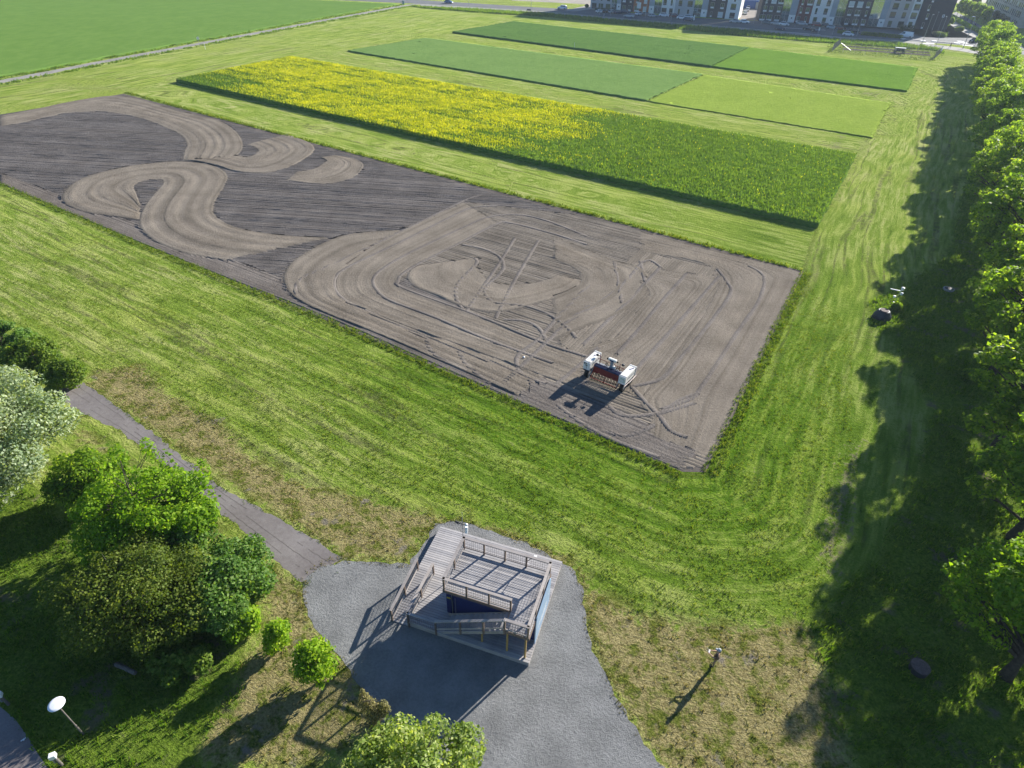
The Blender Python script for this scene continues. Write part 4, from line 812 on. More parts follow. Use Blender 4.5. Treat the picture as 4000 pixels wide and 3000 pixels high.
tree('young_maple', 'taller bright green sapling at the edge of the platform shadow', 'sapling', (*(-10.45,17.30), 0), crown_lobes(113, 40, 1.3, 1.2, .3, 3.6, .36, .9, .8), 130, .09, 'leaf_maple', 'bark', .06, .5, 114, shell=(.4, 1.35))
jl = [(0,0,.5,.45,.45,.5),(.1,.05,1.1,.42,.42,.5),(-.25,.05,1.7,.38,.35,.5),(-.35,.1,2.3,.26,.26,.5),(-.4,.12,2.8,.14,.14,.4),(.45,-.05,1.3,.33,.33,.5),(.62,-.05,1.75,.26,.26,.45),(-.55,.1,1.4,.25,.25,.45),(.72,-.02,1.35,.22,.22,.35)]
tree('juniper_bush', 'small brownish juniper standing in the platform shadow', 'bush', (*(-6.89,15.23), 0), jl, 260, .07, 'leaf_conifer', 'bark', .06, .2, 122, flat=.35, up=.8)
blb = crown_lobes(131, 110, 3.5, 3.5, 3.0, 8.8, .65, .7, .5) + [(.6,1.6,8.6,.4,.4,.8),(.9,1.5,9.2,.3,.3,.6),(2.2,.9,8.2,.5,.5,.7),(-.6,1.4,8.2,.5,.5,.7)]
tree('birch_tree', 'birch with glossy light green leaves at the lower edge of the picture', 'tree', (-3.5, 9.6, 0), blb, 210, .085, 'leaf_birch', 'barkgrey', .16, 2.0, 132)
for (px, hh, rr_, sd_, lm, lb) in (((-48.11,47.48), 3.6, 3.6, 141, 'leaf_dogwood', 'tall green bush at the left edge above the silvery tree'), ((-43.87,45.59), 3.4, 3.1, 143, 'leaf_hedge', 'yellowish green bush in the middle of the bush row'), ((-40.19,43.40), 2.9, 2.2, 145, 'leaf_hedge', 'end bush of the row where the asphalt path begins'), ((-54.41,49.38), 3.9, 3.6, 147, 'leaf_dogwood', 'bush cut off by the left picture edge')):
    tree('roadside_bush', lb, 'bush', (*px, 0), crown_lobes(sd_, 60, rr_, rr_*.8, .1, hh, .62, .85, 1.0), 280, .10, lm, 'bark', .08, .3, sd_ + 1, 'bushes at the start of the asphalt path')
for (px, rr_, hh, lb) in (((44.07,48.23), .9, 1.0, 'low leafy shrub in the shade of the tree row'), ((43.40,61.28), .55, .8, 'leafy weeds at the foot of the white weather mast')):
    tree('shrub', lb, 'shrub', (*px, 0), crown_lobes(int(rr_*100), 12, rr_, rr_, .05, hh, .35, .8, 1.0), 180, .10, 'leaf_linden', 'bark', .03, .1, 151)

# grass blades where the sward is long (nobody could count them)
def tufts(name, label, polys, dens, h, m, seed, holes=(), zone=None, nb=5, wdt=.018, lean=.55):
    rs_ = np.random.RandomState(seed); allp = []
    for p in polys:
        a = np.array(p); lo, hi = a.min(0), a.max(0); n = int((hi-lo).prod() * dens); q = rs_.uniform(lo, hi, (n, 2)); allp.append(q[in_poly(q, p)])
    Pp = np.concatenate(allp)
    for hl in holes: Pp = Pp[~in_poly(Pp, hl)]
    if zone is not None: Pp = Pp[zone(Pp, rs_)]
    Pp = Pp[Pp[:, 1] > 5]
    n = len(Pp); base = np.repeat(Pp, nb, 0) + rs_.normal(0, .05 + h*.16, (n*nb, 2)); hs_ = h * np.repeat(rs_.uniform(.5, 1.3, n), nb) * rs_.uniform(.5, 1.2, n*nb)
    ang = rs_.uniform(0, 6.283, n*nb); dx = np.stack([np.cos(ang), np.sin(ang)], 1); ln = hs_[:, None] * lean * rs_.uniform(.3, 1.3, (n*nb, 1)); pd = np.stack([-dx[:, 1], dx[:, 0]], 1) * (wdt + h*.05)
    z0 = np.zeros((n*nb, 1)) + .004
    V = np.stack([np.concatenate([base - pd, z0], 1), np.concatenate([base + pd, z0], 1), np.concatenate([base + dx*ln*.45 + pd*.7, z0 + hs_[:, None]*.65], 1), np.concatenate([base + dx*ln, z0 + hs_[:, None]], 1)], 1).reshape(-1, 3)
    o = link(name, np_mesh(name, V, np.arange(4*n*nb).reshape(-1, 4)), None, M[m]); tag(o, label, 'grass', kind='stuff'); return n*nb
yard_poly = [(-13.23,23.69),(-12.46,24.90),(-11.06,25.46),(-8.64,25.43),(-6.55,25.29),(-5.90,26.89),(-5.24,28.82),(-4.17,29.09),(-2.49,28.80),(0.10,27.74),(2.42,26.72),(4.28,25.42),(4.95,23.95),(5.04,21.92),(5.08,20.54),(5.60,18.63),(6.21,16.87),(7.35,14.86),(8.44,13.27),(8.83,12.57),(-2.31,12.32),(-4.26,13.45),(-6.36,14.78),(-8.85,17.94),(-10.18,19.14),(-11.71,20.58),(-12.70,22.12)]
path_poly = [(-42.34,44.08),(-39.03,44.03),(-34.26,40.74),(-29.56,37.43),(-21.31,31.46),(-16.25,28.81),(-11.10,25.62),(-13.13,23.64),(-17.33,26.63),(-25.42,32.90),(-32.13,37.49),(-38.50,40.74)]
lane_poly = [(-35.46,16.78),(-27.37,15.45),(-26.12,14.81),(-24.87,13.94),(-23.95,13.22),(-22.89,12.47),(-21.87,11.63),(-31.06,10.13)]
tp_poly = strip_poly([(row_ax(y) + 5.6, y - 3.2) for y in np.linspace(-5, 330, 40)], 1.7, -1.9)
SOLID = [yard_poly, path_poly, lane_poly, tp_poly, DIRT]
def patchy(f, a):
    return lambda P, r: (np.sin(P[:,0]*f+1.3*np.sin(P[:,1]*f*.7)) + np.cos(P[:,1]*f*1.3+P[:,0]*f*.4) + r.normal(0, .7, len(P))) > a
nb_ = tufts('long_grass', 'long lush grass under the tree row', [[p for p in LUSH[0]]], 9, .30, 'blade_lush', 201, SOLID, lambda P, r: (P[:,1] < 125) & patchy(.9, -.9)(P, r))
nb_ += tufts('long_grass', 'shaded lush grass around the lamp and thicket', [LUSH[1]], 12, .22, 'blade_lush', 202, SOLID, patchy(.9, -1.2))
edge_ring = yard_poly + [yard_poly[0]]
nb_ += tufts('dry_grass', 'grass creeping over the rim of the gravel yard', [strip_poly(catmull(edge_ring, .8), .45, -.22)], 30, .07, 'blade_dry', 206, (), patchy(1.3, -.4))
nb_ += tufts('long_grass', 'grass growing over the rim of the asphalt path', [strip_poly(catmull(path_poly + [path_poly[0]], .8), .30, -.14)], 30, .07, 'blade', 207, (), patchy(1.3, -.4))
nb_ += tufts('dry_grass', 'thin dry grass on the trodden ground', DRY, 7, .11, 'blade_dry', 203, SOLID, patchy(1.4, -.2))
nb_ += tufts('short_grass', 'mown green grass between the soil field and the yard', [[(-77.06,88.72),(-40.77,67.31),(-19.15,55.32),(0.04,42.87),(13.60,34.45),(15.56,34.52),(35.49,69.26),(36.25,56.10),(25.57,30.93),(18.81,21.79),(8.42,22.02),(4.66,25.95),(-9.26,30.74),(-20.20,34.92),(-31.32,43.03),(-39.07,46.21),(-54.34,55.22)]], 20, .13, 'blade', 204, SOLID, lambda P, r: patchy(1.1, -.9)(P, r) & (r.rand(len(P)) < np.clip(1.25 - P[:,1]/85, .08, 1)), 4, .014)
# ragged grass edge of the soil field
# ------------------------------------------------------------------ crop plots
def crop(name, label, quad, h, sp_, m, seed, flow=None, lanes=0.0, jag=.3, jit_=.28):
    """quad = near-left, near-right, far-right, far-left on the ground"""
    rs_ = np.random.RandomState(seed); a, b, c, d = [np.array(q, float) for q in quad]
    nu = max(4, int(np.hypot(*(b-a)) / sp_)); nv = max(4, int(np.hypot(*(d-a)) / sp_)); u, v = np.meshgrid(np.linspace(0, 1, nu), np.linspace(0, 1, nv))
    Pp = (a*(1-u[..., None]) + b*u[..., None])*(1-v[..., None]) + (d*(1-u[..., None]) + c*u[..., None])*v[..., None]
    jit = rs_.normal(0, sp_*jit_, Pp.shape); Pp = Pp + jit
    rnd = rs_.rand(nv, nu); lane = np.zeros((nv, nu))
    if lanes:
        w_ = np.abs(((v * np.hypot(*(d-a)) + .3*np.sin(u*9)) / lanes + .5) % 1 - .5) * lanes; lane = np.clip(1 - w_/.45, 0, 1)
    z = h * (1 - jag*rnd - .16*lane)
    z += h*.03*np.sin(Pp[..., 0]*.11 + 2*np.sin(Pp[..., 1]*.07))
    P3 = np.concatenate([Pp, z[..., None]], 2); 
    # skirts
    top = P3.reshape(-1, 3); I_ = np.arange(nu*nv).reshape(nv, nu); Fc = np.stack([I_[:-1,:-1].ravel(), I_[:-1,1:].ravel(), I_[1:,1:].ravel(), I_[1:,:-1].ravel()], 1)
    ring = np.concatenate([I_[0, :], I_[1:, -1], I_[-1, -2::-1], I_[-2:0:-1, 0]]); low = top[ring].copy(); low[:, 2] = 0; nb = len(top)
    k = len(ring); low[:, :2] += rs_.normal(0, sp_*.2, (k, 2)); sk = np.stack([ring, np.roll(ring, -1), nb + np.roll(np.arange(k), -1), nb + np.arange(k)], 1)[:, ::-1]
    me = np_mesh(name, np.concatenate([top, low]), np.concatenate([Fc, sk]))
    set_attr(me, 'rnd', np.concatenate([rnd.ravel() - .35*lane.ravel(), rs_.rand(k)*.5])); set_attr(me, 'row', np.concatenate([v.ravel(), np.zeros(k)]))
    if flow is not None: set_attr(me, 'flow', np.concatenate([flow(Pp.reshape(-1, 2), rs_, u.ravel(), v.ravel()), np.zeros(k)]))
    o = link(name, me, None, m); tag(o, label, 'crop', kind='stuff'); return o
A0, A1, A2, A3 = (-84.90,164.74), (42.95,83.95), (62.81,117.53), (-66.19,197.37)
fl0, fl1, fl2, fl3 = np.array((-62.40,149.53)), np.array((-79.04,175.51)), np.array((-6.20,105.95)), np.array((17.73,138.84))
def flow_rape(P, r, u, v):
    def side(p, a, b): return ((b-a)[0]*(p[:,1]-a[1]) - (b-a)[1]*(p[:,0]-a[0])) / np.hypot(*(b-a))
    wob = 5*np.sin(P[:,0]*.13 + 1.7*np.sin(P[:,1]*.2)) + 3*np.sin(P[:,1]*.5+P[:,0]*.31)
    left = np.clip((-side(P, fl0, fl1) + wob) / 22 + .5, 0, 1); right = np.clip((side(P, fl2, fl3) + wob) / 30 + .42, 0, 1)
    vv = v*40; st = .5 + .25*np.sin(vv*1.15+.8*np.sin(u*14)) + .2*np.sin(vv*2.3+u*8) + .12*np.sin(u*60+vv)
    patch = .18*np.sin(P[:,0]*.21+np.sin(P[:,1]*.33)*2)
    return left*right*(.40 + .62*st + 1.3*patch) + .12
crop('rapeseed_crop', 'tall rapeseed crop, yellow flowers at one end and green at the other', [A0, A1, A2, A3], .85, .33, mat_crop('rapeseed', (.080, .160, .026), (.170, .275, .045), (.42, .44, .030)), 301, flow_rape, 3.3, .22)
def stand(name, label, n, h0, h1, wdt, m, seed, cover):
    rs_ = np.random.RandomState(seed); u = rs_.rand(n); v = rs_.rand(n); a, b, c, d = [np.array(q) for q in (A0, A1, A2, A3)]
    Pp = (a*(1-u[:, None]) + b*u[:, None])*(1-v[:, None]) + (d*(1-u[:, None]) + c*u[:, None])*v[:, None]
    k = cover(Pp, rs_, u, v); Pp = Pp[k]; n = len(Pp); an_ = rs_.uniform(0, 6.28, n); dx = np.stack([np.cos(an_), np.sin(an_)], 1)*wdt*rs_.uniform(.6, 1.4, (n, 1)); ln = rs_.normal(0, .10, (n, 2))
    z0 = np.full((n, 1), h0); z1 = rs_.uniform(h0 + (h1-h0)*.45, h1, (n, 1))
    V = np.stack([np.concatenate([Pp - dx, z0], 1), np.concatenate([Pp + dx, z0], 1), np.concatenate([Pp + ln + dx*.8, z1], 1), np.concatenate([Pp + ln - dx*.8, z1], 1)], 1).reshape(-1, 3)
    tag(link(name, np_mesh(name, V, np.arange(4*n).reshape(n, 4)), None, m), label, 'crop', kind='stuff')
stand('rapeseed_stems', 'green stem tips standing above the rapeseed canopy', 170000, .65, 1.12, .05, mat_leaf('rape_stems', [(.065, .130, .022), (.105, .185, .032), (.155, .240, .045)], .4), 311, lambda P, r, u, v: r.rand(len(P)) < 1.0 - .6*np.clip(flow_rape(P, r, u, v), 0, 1))
stand('rapeseed_flowers', 'yellow flower heads on the rapeseed', 260000, .80, 1.15, .06, mat_leaf('rape_flowers', [(.46, .48, .02), (.58, .58, .02), (.66, .64, .04)], .25), 312, lambda P, r, u, v: r.rand(len(P)) < np.clip(1.25*flow_rape(P, r, u, v) - .38, .006, .9))
crop('cereal_crop', 'blue green cereal plot behind the rapeseed', [(-53.67,212.60), (29.96,157.79), (51.09,190.73), (-33.18,240.59)], .34, .6, mat_crop('cereal_blue', (.140, .240, .060), (.200, .305, .084)), 302, None, 0, .2)
crop('clover_crop', 'bright yellow green plot with thin patches next to the blue green cereal', [(30.30,157.57), (72.06,131.23), (90.59,162.03), (51.45,190.43)], .16, .6, mat_crop('clover', (.215, .305, .042), (.300, .385, .064)), 303, None, 0, .3)
crop('cereal_crop', 'dark green cereal plot with a crisp edge near the road', [(-25.21,254.64), (56.08,201.92), (77.55,237.42), (-3.31,286.04)], .55, .7, mat_crop('cereal_dark', (.085, .170, .038), (.130, .225, .052)), 304, None, 7.0, .18)
crop('cereal_crop', 'fresh mid green cereal plot nearest the road junction', [(56.39,201.96), (101.10,175.45), (120.55,208.48), (77.92,237.47)], .42, .7, mat_crop('cereal_fresh', (.115, .225, .024), (.175, .295, .040)), 305, None, 0, .18)
bf = crop('cereal_field', 'large even green cereal field beyond the gravel path', [(-138.64,139.08), (-59.19,335.62), (-116.93,343.68), (-493.03,479.64)], .40, 2.2, mat_crop('field_green', (.122, .225, .042), (.170, .280, .058)), 306, None, 0, .03, .02)
for px, h_, lb in (((17.54,227.40), 2.0, 'thin white stake standing in the dark green cereal'), ((-96.33,209.84), 1.6, 'thin white stake on the grass beside the gravel path')):
    o = MB().tube([(0,0,0),(0,0,h_)], .05, 6).build('stake', M['white']); o.location = (*px, 0); tag(o, lb, 'stake')
sg = thing('path_sign', 'round white sign on a pole beside the gravel path', 'sign', (-99.93,214.32), R(20)); MB().tube([(0,0,0),(0,0,2.4)], .04, 6).build('pole', M['steel'], sg); MB().lathe([(.40,-.02),(.42,0),(.40,.02)], n=20).xf(Matrix.Translation((0,-.06,2.3)) @ Matrix.Rotation(math.pi/2, 4, 'X')).build('sign_face', M['white'], sg)

# ------------------------------------------------------------------ roads at the far end
road = sheet('road', [(-91.51,347.48),(-73.67,345.02),(-48.54,341.14),(-22.47,333.63),(10.67,324.40),(24.20,318.13),(50.74,304.80),(70.81,296.10),(86.29,290.07),(99.02,283.88),(114.81,274.00),(127.43,268.58),(140.08,266.41),(147.71,262.33),(153.36,260.34),(159.27,259.00),(164.40,254.81),(167.64,247.86),(171.41,242.34),(178.01,233.70),(192.29,254.72),(181.68,258.56),(180.04,265.11),(185.19,276.80),(193.94,288.64),(203.70,316.68),(215.36,350.19),(221.15,367.24),(212.37,355.37),(199.01,317.41),(188.06,286.31),(183.52,281.62),(176.01,276.55),(166.46,275.61),(158.06,274.86),(156.47,283.64),(153.21,294.09),(136.48,299.85),(116.79,305.39),(103.02,310.75),(94.53,312.39),(75.33,317.04),(51.64,326.43),(32.74,337.64),(19.43,336.76),(1.39,340.87),(-23.48,348.96),(-50.70,357.13),(-71.83,361.42),(-83.08,365.91),(-95.90,365.19)], .010, M['asphalt'])
tag(road, 'grey asphalt road and parking in front of the apartment buildings')
sheet('pavement', [(-48.47,340.63),(-22.44,333.14),(10.66,323.94),(24.17,317.68),(50.68,304.38),(70.73,295.71),(86.19,289.69),(98.90,283.52),(114.68,273.65),(127.29,268.26),(139.93,266.08),(147.55,262.01),(151.72,257.27),(157.97,251.67),(161.66,242.40),(163.50,229.84),(159.21,223.07),(157.84,236.00),(154.15,243.31),(148.64,249.72),(145.08,253.48),(137.94,257.92),(124.41,261.52),(111.55,265.38),(101.10,271.69),(84.30,282.67),(69.32,289.17),(49.65,297.49),(23.67,310.24),(10.48,317.11),(-21.97,325.96),(-47.59,334.13)], .016, M['paving'])
sheet('paved_walk', [(240.78,415.50),(245.36,413.98),(203.35,340.38),(193.11,310.07),(184.72,283.12),(178.08,277.52),(183.53,297.97),(193.19,326.18)], .018, M['paving'])
sheet('gravel_ground', [(-12.86,404.79),(44.23,434.79),(36.78,354.99),(25.66,359.04),(10.41,362.28),(-5.09,365.57)], .012, M['sand']); sheet('driveway', [(19.63,329.08),(34.58,358.86),(38.50,359.74),(32.74,337.64),(24.88,328.30)], .014, M['paving'])
sheet('yard', [(95.73,313.44),(103.28,311.61),(133.29,388.24),(142.12,415.98),(124.81,411.76),(106.72,349.38)], .014, mat_rough('brown_asphalt', (.20,.165,.14), (.29,.25,.22), .5, .1, .02))
sheet('sandy_lot', [(247.54,414.48),(239.18,388.46),(238.98,372.00),(279.82,435.32),(320.79,509.10),(286.41,482.57)], .012, M['sand'])
def marking(pts, w_=.15, z=.022): sheet('road_marking', strip_poly(catmull(pts, 4.0), w_, -w_), z, M['marking'])
marking([(107.83,291.78),(116.31,289.01),(123.55,287.49)], .35); marking([(103.02,279.83),(109.11,277.56),(116.41,274.26)], .3); marking([(144.93,268.40),(148.52,267.77),(151.77,266.50)], .3)
for pts in ([(150.37,260.44),(152.70,259.10)], [(148.49,259.01),(150.43,258.75)], [(166.50,267.67),(166.05,261.76)], [(162.37,257.80),(165.10,256.01)], [(145.46,268.48),(146.20,268.00)]): marking(pts, .9)
def island(pts, w_, label):
    o = sheet('traffic_island', strip_poly(catmull(pts, 2.0), w_, -w_), .17, M['paving']); o['kind'] = 'structure'; tag(o, label)
    for k, p in enumerate((pts[0], pts[-1])):
        q = MB().lathe([(w_*1.15,.0),(w_*1.15,.20),(w_*.9,.21)], n=14).build('kerb_end', M['marking'], o); q.location = (p[0], p[1], .0)
    e = np.array(strip_poly(catmull(pts, 2.0), w_, -w_)); mb = MB()
    for i in range(len(e)): mb.bar((*e[i], .09), (*e[(i+1) % len(e)], .09), .15, .18)
    mb.build('kerb', M['kerb'], o)
island([(146.00,269.18),(149.26,267.29),(151.53,265.27)], .9, 'kerbed traffic island left of the crossing'); island([(155.70,264.76),(159.24,262.42),(162.17,261.16)], .9, 'kerbed traffic island right of the crossing')

# ------------------------------------------------------------------ apartment buildings
FH = 3.05
BM = dict(dark=mat_brick('dark_brick', (.045,.040,.055), (.060,.05,.062)), red=mat_brick('dark_red_brick', (.13,.03,.035), (.16,.04,.04)), orange=mat_brick('orange_brick', (.36,.115,.05), (.42,.145,.07)),
          white=plain('white_render', (.74,.73,.72), .8, var=.05), grey=plain('grey_cladding', (.40,.41,.44), .8, var=.06), bluegrey=mat_brick('blue_grey_panel', (.34,.38,.43), (.37,.41,.46), 3.0, .6), beige=plain('warm_grey_render', (.50,.46,.45), .8, var=.05), navy=mat_brick('navy_black_brick', (.030,.028,.045), (.042,.038,.055)),
          sandstone=mat_brick('pale_relief_wall', (.40,.38,.35), (.50,.47,.43), 1.2, 1.0))
PANE = [mat_glass('window_pane_dark', (.02,.03,.03)), mat_glass('window_pane_green', (.10,.12,.055)), mat_glass('window_pane_blind', (.55,.60,.62), .3)]
FRAME_W = plain('window_frame_dark', (.06,.06,.07), .5); FRAME_L = plain('window_frame_light', (.5,.5,.52), .5)
wmesh = {}
def window_part(w_, dark, pane):
    key = (w_, dark)
    if key not in wmesh:
        f = MB().box((0,-.06,0),(w_,-.004,.07)).box((0,-.06,1.53),(w_,-.004,1.6)).box((0,-.06,.07),(.07,-.004,1.53)).box((w_-.07,-.06,.07),(w_,-.004,1.53))
        if w_ > 1.3: f.box((w_*.5-.03,-.05,.07),(w_*.5+.03,-.004,1.53))
        wmesh[key] = f.mesh('window', FRAME_L if dark else FRAME_W)
        for i, pm_ in enumerate(PANE): wmesh[key, i] = MB().box((.07,-.03,.07),(w_-.07,-.005,1.53)).mesh('pane', pm_)
        wmesh[key, 's'] = MB().box((0,-.05,-.62),(w_,-.003,-.06)).mesh('sill_panel', M['white'] if dark else FRAME_W)
    return wmesh[key], wmesh[key, pane], wmesh[key, 's']
def building(name, label, p0, p1, depth, floors, segs, seed, ang=None, extra=None):
    p0 = np.array(p0); p1 = np.array(p1); Lb = np.hypot(*(p1-p0)); rz = math.atan2(*(p1-p0)[::-1]); rnd = random.Random(seed); H = floors*FH + .6
    root = thing(name, label, 'building', (*p0, 0), rz)
    for u0, u1, kind in segs:
        x0, x1 = u0*Lb, u1*Lb
        if kind == 'stair':
            MB().box((x0, 2.6, 0), (x1, depth, H)).build('stairwell_wall', BM['grey'], root)
            fl_ = MB(); 
            for f in range(floors + 1): fl_.box((x0+.02, .5, f*FH - .12), (x1-.02, 2.58, f*FH + .02))
            fl_.build('landing', M['concrete'], root); sm = MB()
            for f in range(floors): 
                a, b = (x0+.3, x1-.3) if f % 2 else (x1-.3, x0+.3); sm.bar((a, .45, f*FH+.2), (b, .45, (f+1)*FH-.2), .12, .28)
            sm.build('stair_flight', M['white'], root)
            g_ = MB().box((x0+.01, .20, .05), (x1-.01, .23, H-.4)).build('stair_glazing', M['clear'], root); mm = MB()
            for f in range(floors + 1): mm.box((x0, .14, f*FH - .06 + .02), (x1, .26, f*FH + .08))
            mm.box(((x0+x1)/2-.05, .15, 0), ((x0+x1)/2+.05, .25, H-.4)); mm.build('mullion', FRAME_L, g_)
            continue
        wl_ = MB().box((x0, .3 if kind == 'bluegrey' else 0, 0), (x1, depth, H + (.5 if kind in ('white', 'beige') else 0))).build('wall', BM[kind], root)
        if kind == 'bluegrey':
            MB().box((x0+.05, .26, 0), (x1-.05, .297, 2.9)).build('entrance_panel', M['white'], root); MB().lathe([(.3,-.01),(.3,.01)], n=12).xf(Matrix.Translation(((x0+x1)/2, .25, 1.7)) @ Matrix.Rotation(math.pi/2, 4, 'X')).build('house_plate', FRAME_W, root); continue
        dark = kind in ('dark', 'red', 'navy', 'orange'); W_ = x1 - x0
        for f in range(min(floors, 5)):
            n = max(1, int(W_ / 2.9)) if kind != 'navy' else 1; cell = W_ / n
            for j in range(n):
                w_ = rnd.choice((.8, 1.5, 1.5, 2.2)) if kind != 'navy' else .8
                if w_ > cell - .4: w_ = .8
                xx = x0 + cell*(j+.5) - w_/2 + rnd.uniform(-.25, .25)
                if kind == 'navy': xx = x0 + 2.4 + (f % 2)*.5
                pane = 2 if rnd.random() < .16 else (1 if rnd.random() < .35 else 0)
                a, b, c = window_part(w_, dark, pane); o = link('window', a, root); o.location = (xx, 0, f*FH + (1.15 if f else .9)); link('pane', b, o); link('sill_panel', c, o)
    MB().box((-.1, -.1, H+.5), (Lb+.1, depth+.1, H+.75)).build('roof', M['darksteel'], root)
    if extra: extra(root, Lb, H)
    return root
def segs(lo, hi, *rows): return [((a-lo)/(hi-lo), (b-lo)/(hi-lo), k) for a, b, k in rows]
def b1x(root, Lb, H):
    MB().box((22.2,-.05,1.6),(24.0,-.002,4.0)).build('white_panel', M['white'], root)
b1 = building('apartment_building', 'long apartment block with orange, brown, white and grey sections', (32.21,338.52), (95.01,313.31), 13, 6, segs(2305, 2882, (2305,2392,'grey'),(2392,2412,'stair'),(2412,2430,'bluegrey'),(2430,2480,'dark'),(2480,2541,'orange'),(2541,2562,'bluegrey'),(2562,2590,'stair'),(2590,2641,'white'),(2641,2714,'grey'),(2714,2742,'stair'),(2742,2765,'bluegrey'),(2765,2833,'dark'),(2833,2882,'white')), 11, extra=b1x)
b2 = building('apartment_building', 'long apartment block with dark brick, dark red and white sections', (103.25,310.79), (164.53,298.24), 13, 7, segs(2962, 3567, (2962,3047,'dark'),(3047,3078,'stair'),(3078,3105,'bluegrey'),(3105,3163,'red'),(3163,3236,'white'),(3236,3258,'bluegrey'),(3258,3291,'stair'),(3291,3388,'dark'),(3388,3428,'stair'),(3428,3452,'bluegrey'),(3452,3536,'beige'),(3536,3567,'white')), 12)
b3 = building('apartment_building', 'black brick end block with a blank wall and few narrow windows', (164.73,297.99), (176.61,295.34), 12.8, 7, [(0, 1, 'navy')], 13)
b4 = building('apartment_building', 'pale grey building with relief walls behind the street trees', (237.59,372.76), (215.45,311.02), 16, 6, [(0,.34,'sandstone'),(.34,.5,'beige'),(.5,1,'sandstone')], 14)
b5 = building('apartment_building', 'grey building cut off at the upper right corner of the picture', (234.68,337.51), (215.80,281.79), 16, 6, [(0,1,'sandstone')], 15)
sh = thing('blue_shed', 'long bright blue shed at the end of the yard', 'shed', (110.12,358.33), R(-8)); MB().box((0,0,0),(9.5,5,3.4)).build('wall', plain('bright_blue_sheet', (.03,.09,.32), .5), sh); MB().frus((-.2,-.2,9.7,5.2),(.5,2.2,9.0,2.8),3.402,4.1).build('roof', plain('blue_roof', (.04,.10,.30), .5), sh); MB().box((6.2,-.06,.05),(8.0,-.003,2.3)).build('door', M['steel'], sh)
sh2 = thing('grey_container', 'pale grey container standing beside the blue shed', 'container', (115.52,356.36), R(-8)); cb_ = MB(); 
for q in range(12): cb_.box((q*.5,0,.1),(q*.5+.3,2.4,2.7)).box((q*.5+.3,.05,.1),(q*.5+.5,2.35,2.7))
cb_.build('body', plain('pale_grey_steel', (.38,.40,.42), .5), sh2); MB().box((-.05,-.05,2.702),(6.05,2.45,2.76)).build('roof', M['steel'], sh2)

# ------------------------------------------------------------------ vehicles
paint = {k: plain('car_paint_' + k, c, .25, .0, .04, spec=.6) for k, c in dict(white=(.78,.79,.80), silver=(.42,.44,.46), grey=(.14,.15,.16), black=(.012,.013,.016), navy=(.015,.025,.07), blue=(.03,.09,.22), red=(.22,.015,.018), darkred=(.12,.012,.016)).items()}
tailm = plain('tail_light', (.35,.01,.01), .3); headm = plain('head_light', (.75,.77,.8), .15, spec=.8)
wheel_me = MB().lathe([(.18,-.10),(.30,-.11),(.325,-.08),(.325,.08),(.30,.11),(.18,.10)], n=16).xf(Matrix.Rotation(math.pi/2, 4, 'X')).mesh('wheel', M['rubber']); rim_me = MB().lathe([(.02,-.115),(.19,-.112),(.19,.112),(.02,.115)], n=12).xf(Matrix.Rotation(math.pi/2, 4, 'X')).mesh('rim', M['steel'])
cache = {}
def section_loft(st):
    """stations (x, half width, z0, z1, top half width)"""
    mb = MB(); vs = []; fs = []
    for x, hw, z0, z1, tw in st:
        zm = z0 + (z1-z0)*.55; vs += [(x,-hw*.92,z0),(x,-hw,zm),(x,-tw,z1),(x,tw,z1),(x,hw,zm),(x,hw*.92,z0)]
    for i in range(len(st)-1):
        for k in range(6): fs.append((i*6+k, i*6+(k+1) % 6, (i+1)*6+(k+1) % 6, (i+1)*6+k))
    fs += [(5,4,3,2,1,0), tuple((len(st)-1)*6+k for k in range(6))]
    return mb.add(vs, fs)
CARS = dict(hatch=dict(L=4.2, hood=.92, roof=1.47, f=(1.15,.45,-1.35,-1.85)), estate=dict(L=4.7, hood=.92, roof=1.47, f=(1.15,.40,-1.9,-2.25)), suv=dict(L=4.5, hood=1.02, roof=1.68, f=(1.15,.55,-1.75,-2.12)), sedan=dict(L=4.7, hood=.90, roof=1.43, f=(1.1,.35,-1.15,-1.75)), van=dict(L=5.2, hood=1.15, roof=1.98, f=(1.95,1.25,-2.5,-2.55)))
